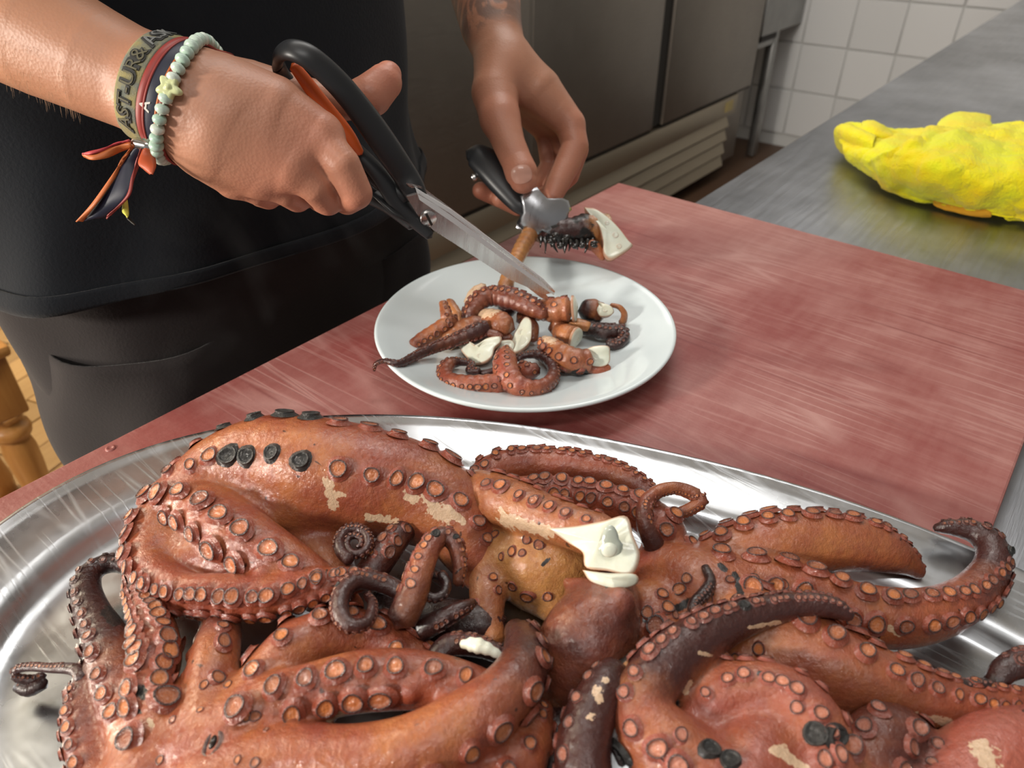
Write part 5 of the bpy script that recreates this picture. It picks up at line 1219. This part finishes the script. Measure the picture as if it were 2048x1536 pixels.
# beads
M_BEAD = mat('mint_bead', (0.55, 0.68, 0.58), 0.35); n = N(M_BEAD); oi = n.n('ShaderNodeObjectInfo')
n.set(Base_Color=n.mix(oi.outputs['Random'], (0.40, 0.57, 0.47), (0.66, 0.70, 0.62)))
t3 = tW(347, 196) - .0105
wr3 = thing('bead_bracelet', wrist_c(t3), 'mint green bead bracelet with a pale flower bead, nearest the hand', 'bracelet')
v, f = lathe([(0, -.0026), (.0022, -.0026), (.0038, -.0015), (.0042, 0), (.0038, .0015), (.0022, .0026), (0, .0026)], 18)
BM = mesh('bead', v, f)
NB = 38; rB = .0325; TB3 = (0.0095, -.0005 * TXT_DIR)
fl_th = TXT_DIR * -.10; step = 2 * math.pi / NB
for i in range(NB):
    th = fl_th + i * step
    if i in (0,): continue
    d = math.cos(th) * a0 + math.sin(th) * b0; tg_ = -math.sin(th) * a0 + math.cos(th) * b0
    oo = TB3[0] * math.cos(th) + TB3[1] * math.sin(th); p = wrist_c(t3) + d * (RR(th, t3 + oo) + .0036) + axw * oo
    o = put('bead', BM, M_BEAD, wr3); m = Matrix.Identity(4); s_ = rnd.uniform(.93, 1.06)
    for q in range(3):
        m[q][0] = d[q] * s_; m[q][1] = axw[q] * s_; m[q][2] = tg_[q]; m[q][3] = p[q] - wr3.location[q]
    o.matrix_local = m
d = math.cos(fl_th) * a0 + math.sin(fl_th) * b0; p = wrist_c(t3) + d * (RR(fl_th, t3 + TB3[0]) + .0040) + axw * TB3[0] * math.cos(fl_th); tg_ = np.cross(d, axw)
V = []; F = []
n_ = 60; 
for k, (rr, zz) in enumerate(((1, -.0022), (1.06, -.0008), (1, .0010), (.80, .0022), (.45, .0016), (.34, .0016), (.26, .0026), (.12, .0032))):
    for i in range(n_):
        an = 2 * math.pi * i / n_; R_ = .0060 * rr * (1 + (.24 * math.cos(5 * an) if rr > .4 else 0)); V.append(p + (math.cos(an) * axw + math.sin(an) * tg_) * R_ + d * zz)
    if k: 
        for i in range(n_): F.append(((k - 1) * n_ + i, (k - 1) * n_ + (i + 1) % n_, k * n_ + (i + 1) % n_, k * n_ + i))
F.append(tuple(range(7 * n_, 8 * n_))); F.append(tuple(range(n_ - 1, -1, -1)))
o = put('flower_bead', mesh('flower', V, F), mat('pale_lime_bead', (0.60, 0.64, 0.34), 0.35), wr3); o['label'] = 'pale yellow-green five-petal flower bead'
lp = np.array([wrist_c(t3) + (math.cos(th) * a0 + math.sin(th) * b0) * (RR(th, t3 + TB3[0] * math.cos(th) + TB3[1] * math.sin(th)) + .0036) + axw * (TB3[0] * math.cos(th) + TB3[1] * math.sin(th)) for th in np.linspace(0, 2 * math.pi, 72, endpoint=False)]); lp = np.concatenate([lp, lp[:1]])
v, f = sweep(lp, .0008, axw, 6, cap=False); put('cord', mesh('cord', v, f), M_WHT, wr3)

# ------------------------------------------------------------------ yellow towel on the steel worktable
M_TOWEL = mat('yellow_terry', (0.80, 0.78, 0.015), 0.95, spec=0.1); n = N(M_TOWEL); c = n.coord((1, 1, 1))
n.set(Base_Color=n.mix(n.ramp(n.noise(c, 16, 4, .6), (0.4, 0.0), (0.68, 1.0)), (0.80, 0.80, 0.02), (0.88, 0.64, 0.008)), Sheen_Weight=0.25)
n.set(Normal=n.bump(n.math('ADD', n.noise(c, 260, 3, .7), n.math('MULTIPLY', n.noise(c, 60, 3), .8)), 0.7, 0.004))
def sheet(name, rows, m, parent=None, thick=.004, sub=2, amp=.003, zf=TT):
    """rows of (px, py, height mm): a draped sheet"""
    R_, C_ = len(rows), len(rows[0]); V = [PZ(x, y, zf + h / 1000) for r in rows for x, y, h in r]
    F = [(i * C_ + j, i * C_ + j + 1, (i + 1) * C_ + j + 1, (i + 1) * C_ + j) for i in range(R_ - 1) for j in range(C_ - 1)]
    o = put(name, mesh(name, V, F), m, parent); solidify(o, thick); o.modifiers['thickness'].offset = 0
    s_ = o.modifiers.new('round', 'SUBSURF'); s_.levels = s_.render_levels = sub + 1
    tx = bpy.data.textures.new('rumple', 'CLOUDS'); tx.noise_scale = .034; tx.noise_depth = 2
    dd = o.modifiers.new('rumple', 'DISPLACE'); dd.texture = tx; dd.strength = amp * 2; dd.mid_level = .5; dd.texture_coords = 'GLOBAL'
    tx2 = bpy.data.textures.new('pile', 'CLOUDS'); tx2.noise_scale = .0045
    d2 = o.modifiers.new('pile', 'DISPLACE'); d2.texture = tx2; d2.strength = .0022; d2.texture_coords = 'GLOBAL'
    return o
X0 = [1690, 1735, 1790, 1850, 1915, 1985, 2050, 2120]
tw = thing('yellow_towel', PZ(1850, 350, TT), 'crumpled bright yellow terry towel on the steel worktable', 'towel')
rows = [
  list(zip(X0, [318,352,385,404,416,428,440,455], [14,9,8,8,10,12,10,10])),
  list(zip(X0, [316,345,378,399,412,424,436,450], [20,16,16,16,18,18,18,18])),
  list(zip([1686,1730,1785,1848,1915,1988,2055,2125], [306,322,345,362,374,385,392,400], [28,34,38,40,40,40,38,36])),
  list(zip([1680,1726,1782,1846,1915,1988,2058,2128], [290,296,308,320,330,336,340,345], [34,44,54,58,58,56,54,52])),
  list(zip([1676,1722,1780,1846,1915,1990,2060,2130], [270,268,285,288,294,298,292,300], [40,44,50,62,66,66,66,60])),
  list(zip([1672,1722,1785,1848,1905,1985,2058,2130], [256,250,268,262,262,262,250,262], [40,52,40,58,60,62,70,62])),
  list(zip([1680,1730,1788,1850,1905,1985,2058,2130], [256,246,266,256,252,255,243,255], [28,48,34,50,52,54,62,54])),
  list(zip([1690,1740,1792,1852,1910,1985,2058,2130], [268,256,272,268,262,265,255,265], [14,26,20,20,20,20,20,20])),
]
rows = [[(x, y, h - (9 if 0 < k < 6 and x > 1790 else 0)) for x, y, h in r] for k, r in enumerate(rows)]
sheet('folded_body', rows, M_TOWEL, tw, .005, 2, .008)
sheet('top_layer', [
  [(1722,330,22),(1760,362,14),(1830,395,10),(1915,415,10),(1985,427,10),(2060,438,10),(2125,448,10)],
  [(1738,318,40),(1780,340,42),(1840,360,46),(1915,372,46),(1985,382,46),(2060,388,46),(2125,395,46)],
  [(1765,306,58),(1805,312,62),(1850,325,64),(1915,330,70),(1985,338,66),(2060,342,66),(2125,345,66)],
  [(1800,292,70),(1826,290,76),(1862,294,72),(1915,288,80),(1985,300,70),(2060,296,74),(2125,300,72)],
  [(1838,274,76),(1852,266,82),(1880,262,78),(1915,262,80),(1985,264,72),(2060,248,82),(2125,262,76)],
  [(1850,262,66),(1862,256,70),(1885,254,68),(1918,256,68),(1985,258,60),(2058,244,72),(2122,256,66)]], M_TOWEL, tw, .0045, 2, .010)
sheet('rolled_corner', [
  [(1674,302,8),(1702,320,8),(1748,332,12)], [(1666,278,30),(1696,294,34),(1748,312,36)], [(1667,256,48),(1692,268,52),(1748,290,52)],
  [(1688,243,58),(1708,254,60),(1752,274,58)], [(1712,254,48),(1724,262,50),(1758,272,48)], [(1702,270,32),(1716,274,34),(1752,276,34)], [(1690,268,22),(1704,276,24),(1745,280,24)]], M_TOWEL, tw, .004, 2, .002)
sheet('left_hump', [
  [(1716,290,26),(1745,300,30),(1790,296,34)], [(1718,268,50),(1748,274,56),(1790,276,52)], [(1722,248,58),(1748,246,66),(1784,266,52)], [(1726,242,52),(1748,238,60),(1780,260,46)], [(1730,252,30),(1750,250,34),(1778,262,30)]], M_TOWEL, tw, .004, 2, .003)
rows = [
  list(zip([1868,1895,1930,1965,1990], [268,258,258,262,268], [52,62,66,64,58])),
  list(zip([1872,1898,1930,1962,1984], [252,238,240,246,254], [52,60,64,62,56])),
  list(zip([1880,1902,1932,1962,1982], [240,225,222,226,230], [46,52,54,52,50])),
  list(zip([1884,1905,1934,1962,1982], [246,230,226,230,236], [36,42,44,42,40])),
  list(zip([1890,1908,1936,1962,1982], [258,246,242,246,252], [20,22,24,22,20])),
]
fo = sheet('back_fold', rows, M_TOWEL, tw, .004, 2, .002)
rows = [
  list(zip([2010,2040,2080,2120], [444,440,448,455], [3,4,4,4])),
  list(zip([2005,2036,2080,2122], [430,425,430,436], [8,10,10,10])),
  list(zip([2012,2040,2082,2124], [418,412,415,420], [12,14,14,14])),
]
sheet('hem_corner', rows, M_TOWEL, tw, .004, 2, .001)
rows = [
  list(zip([1868,1905,1945,1985], [414,425,433,438], [3,3,3,3])),
  list(zip([1862,1905,1945,1985], [404,414,424,432], [9,9,9,9])),
  list(zip([1866,1905,1945,1985], [392,402,412,420], [15,15,15,15])),
]
lf_ = sheet('under_layer', rows, mat('orange_cloth_lining', (0.62, 0.30, 0.015), 0.95), tw, .004, 2, .001); lf_['label'] = 'orange-tinged lower layer'
# ------------------------------------------------------------------ faint steam rising from the hot octopus
M_STEAM = bpy.data.materials.new('steam'); M_STEAM.use_nodes = True
t = M_STEAM.node_tree; t.nodes.clear()
out = t.nodes.new('ShaderNodeOutputMaterial'); vol = t.nodes.new('ShaderNodeVolumePrincipled')
tc = t.nodes.new('ShaderNodeTexCoord'); mp = t.nodes.new('ShaderNodeMapping'); mp.inputs['Scale'].default_value = (7, 7, 3.2); mp.inputs['Rotation'].default_value = (0, 0.35, 0.4)
nz_ = t.nodes.new('ShaderNodeTexNoise'); nz_.inputs['Scale'].default_value = 1.0; nz_.inputs['Detail'].default_value = 3; nz_.inputs['Distortion'].default_value = 4.5
rp = t.nodes.new('ShaderNodeValToRGB'); rp.color_ramp.elements[0].position = 0.55; rp.color_ramp.elements[1].position = 0.80
ml = t.nodes.new('ShaderNodeMath'); ml.operation = 'MULTIPLY'; ml.inputs[1].default_value = 0.8
t.links.new(tc.outputs['Object'], mp.inputs[0]); t.links.new(mp.outputs[0], nz_.inputs['Vector']); t.links.new(nz_.outputs['Fac'], rp.inputs[0])
t.links.new(rp.outputs[0], ml.inputs[0]); t.links.new(ml.outputs[0], vol.inputs['Density']); t.links.new(vol.outputs[0], out.inputs['Volume'])
vol.inputs['Color'].default_value = (0.95, 0.95, 0.95, 1); vol.inputs['Anisotropy'].default_value = 0.2
P = np.array([[.20, .43, .955], [.22, .44, 1.02], [.27, .45, 1.10], [.24, .46, 1.17], [.35, .44, 1.03], [.42, .45, 1.08]])
v, f, _ = solid([(P[:4], np.array([.03, .045, .05, .03]), np.zeros((4, 1)), .03), (P[[1, 4, 5]], np.array([.04, .05, .035]), np.zeros((3, 1)), .03)], .01)
o = put('steam', mesh('steam', v, f), M_STEAM); tag(o, 'faint wisps of steam in front of the black t-shirt', 'steam', kind='stuff')
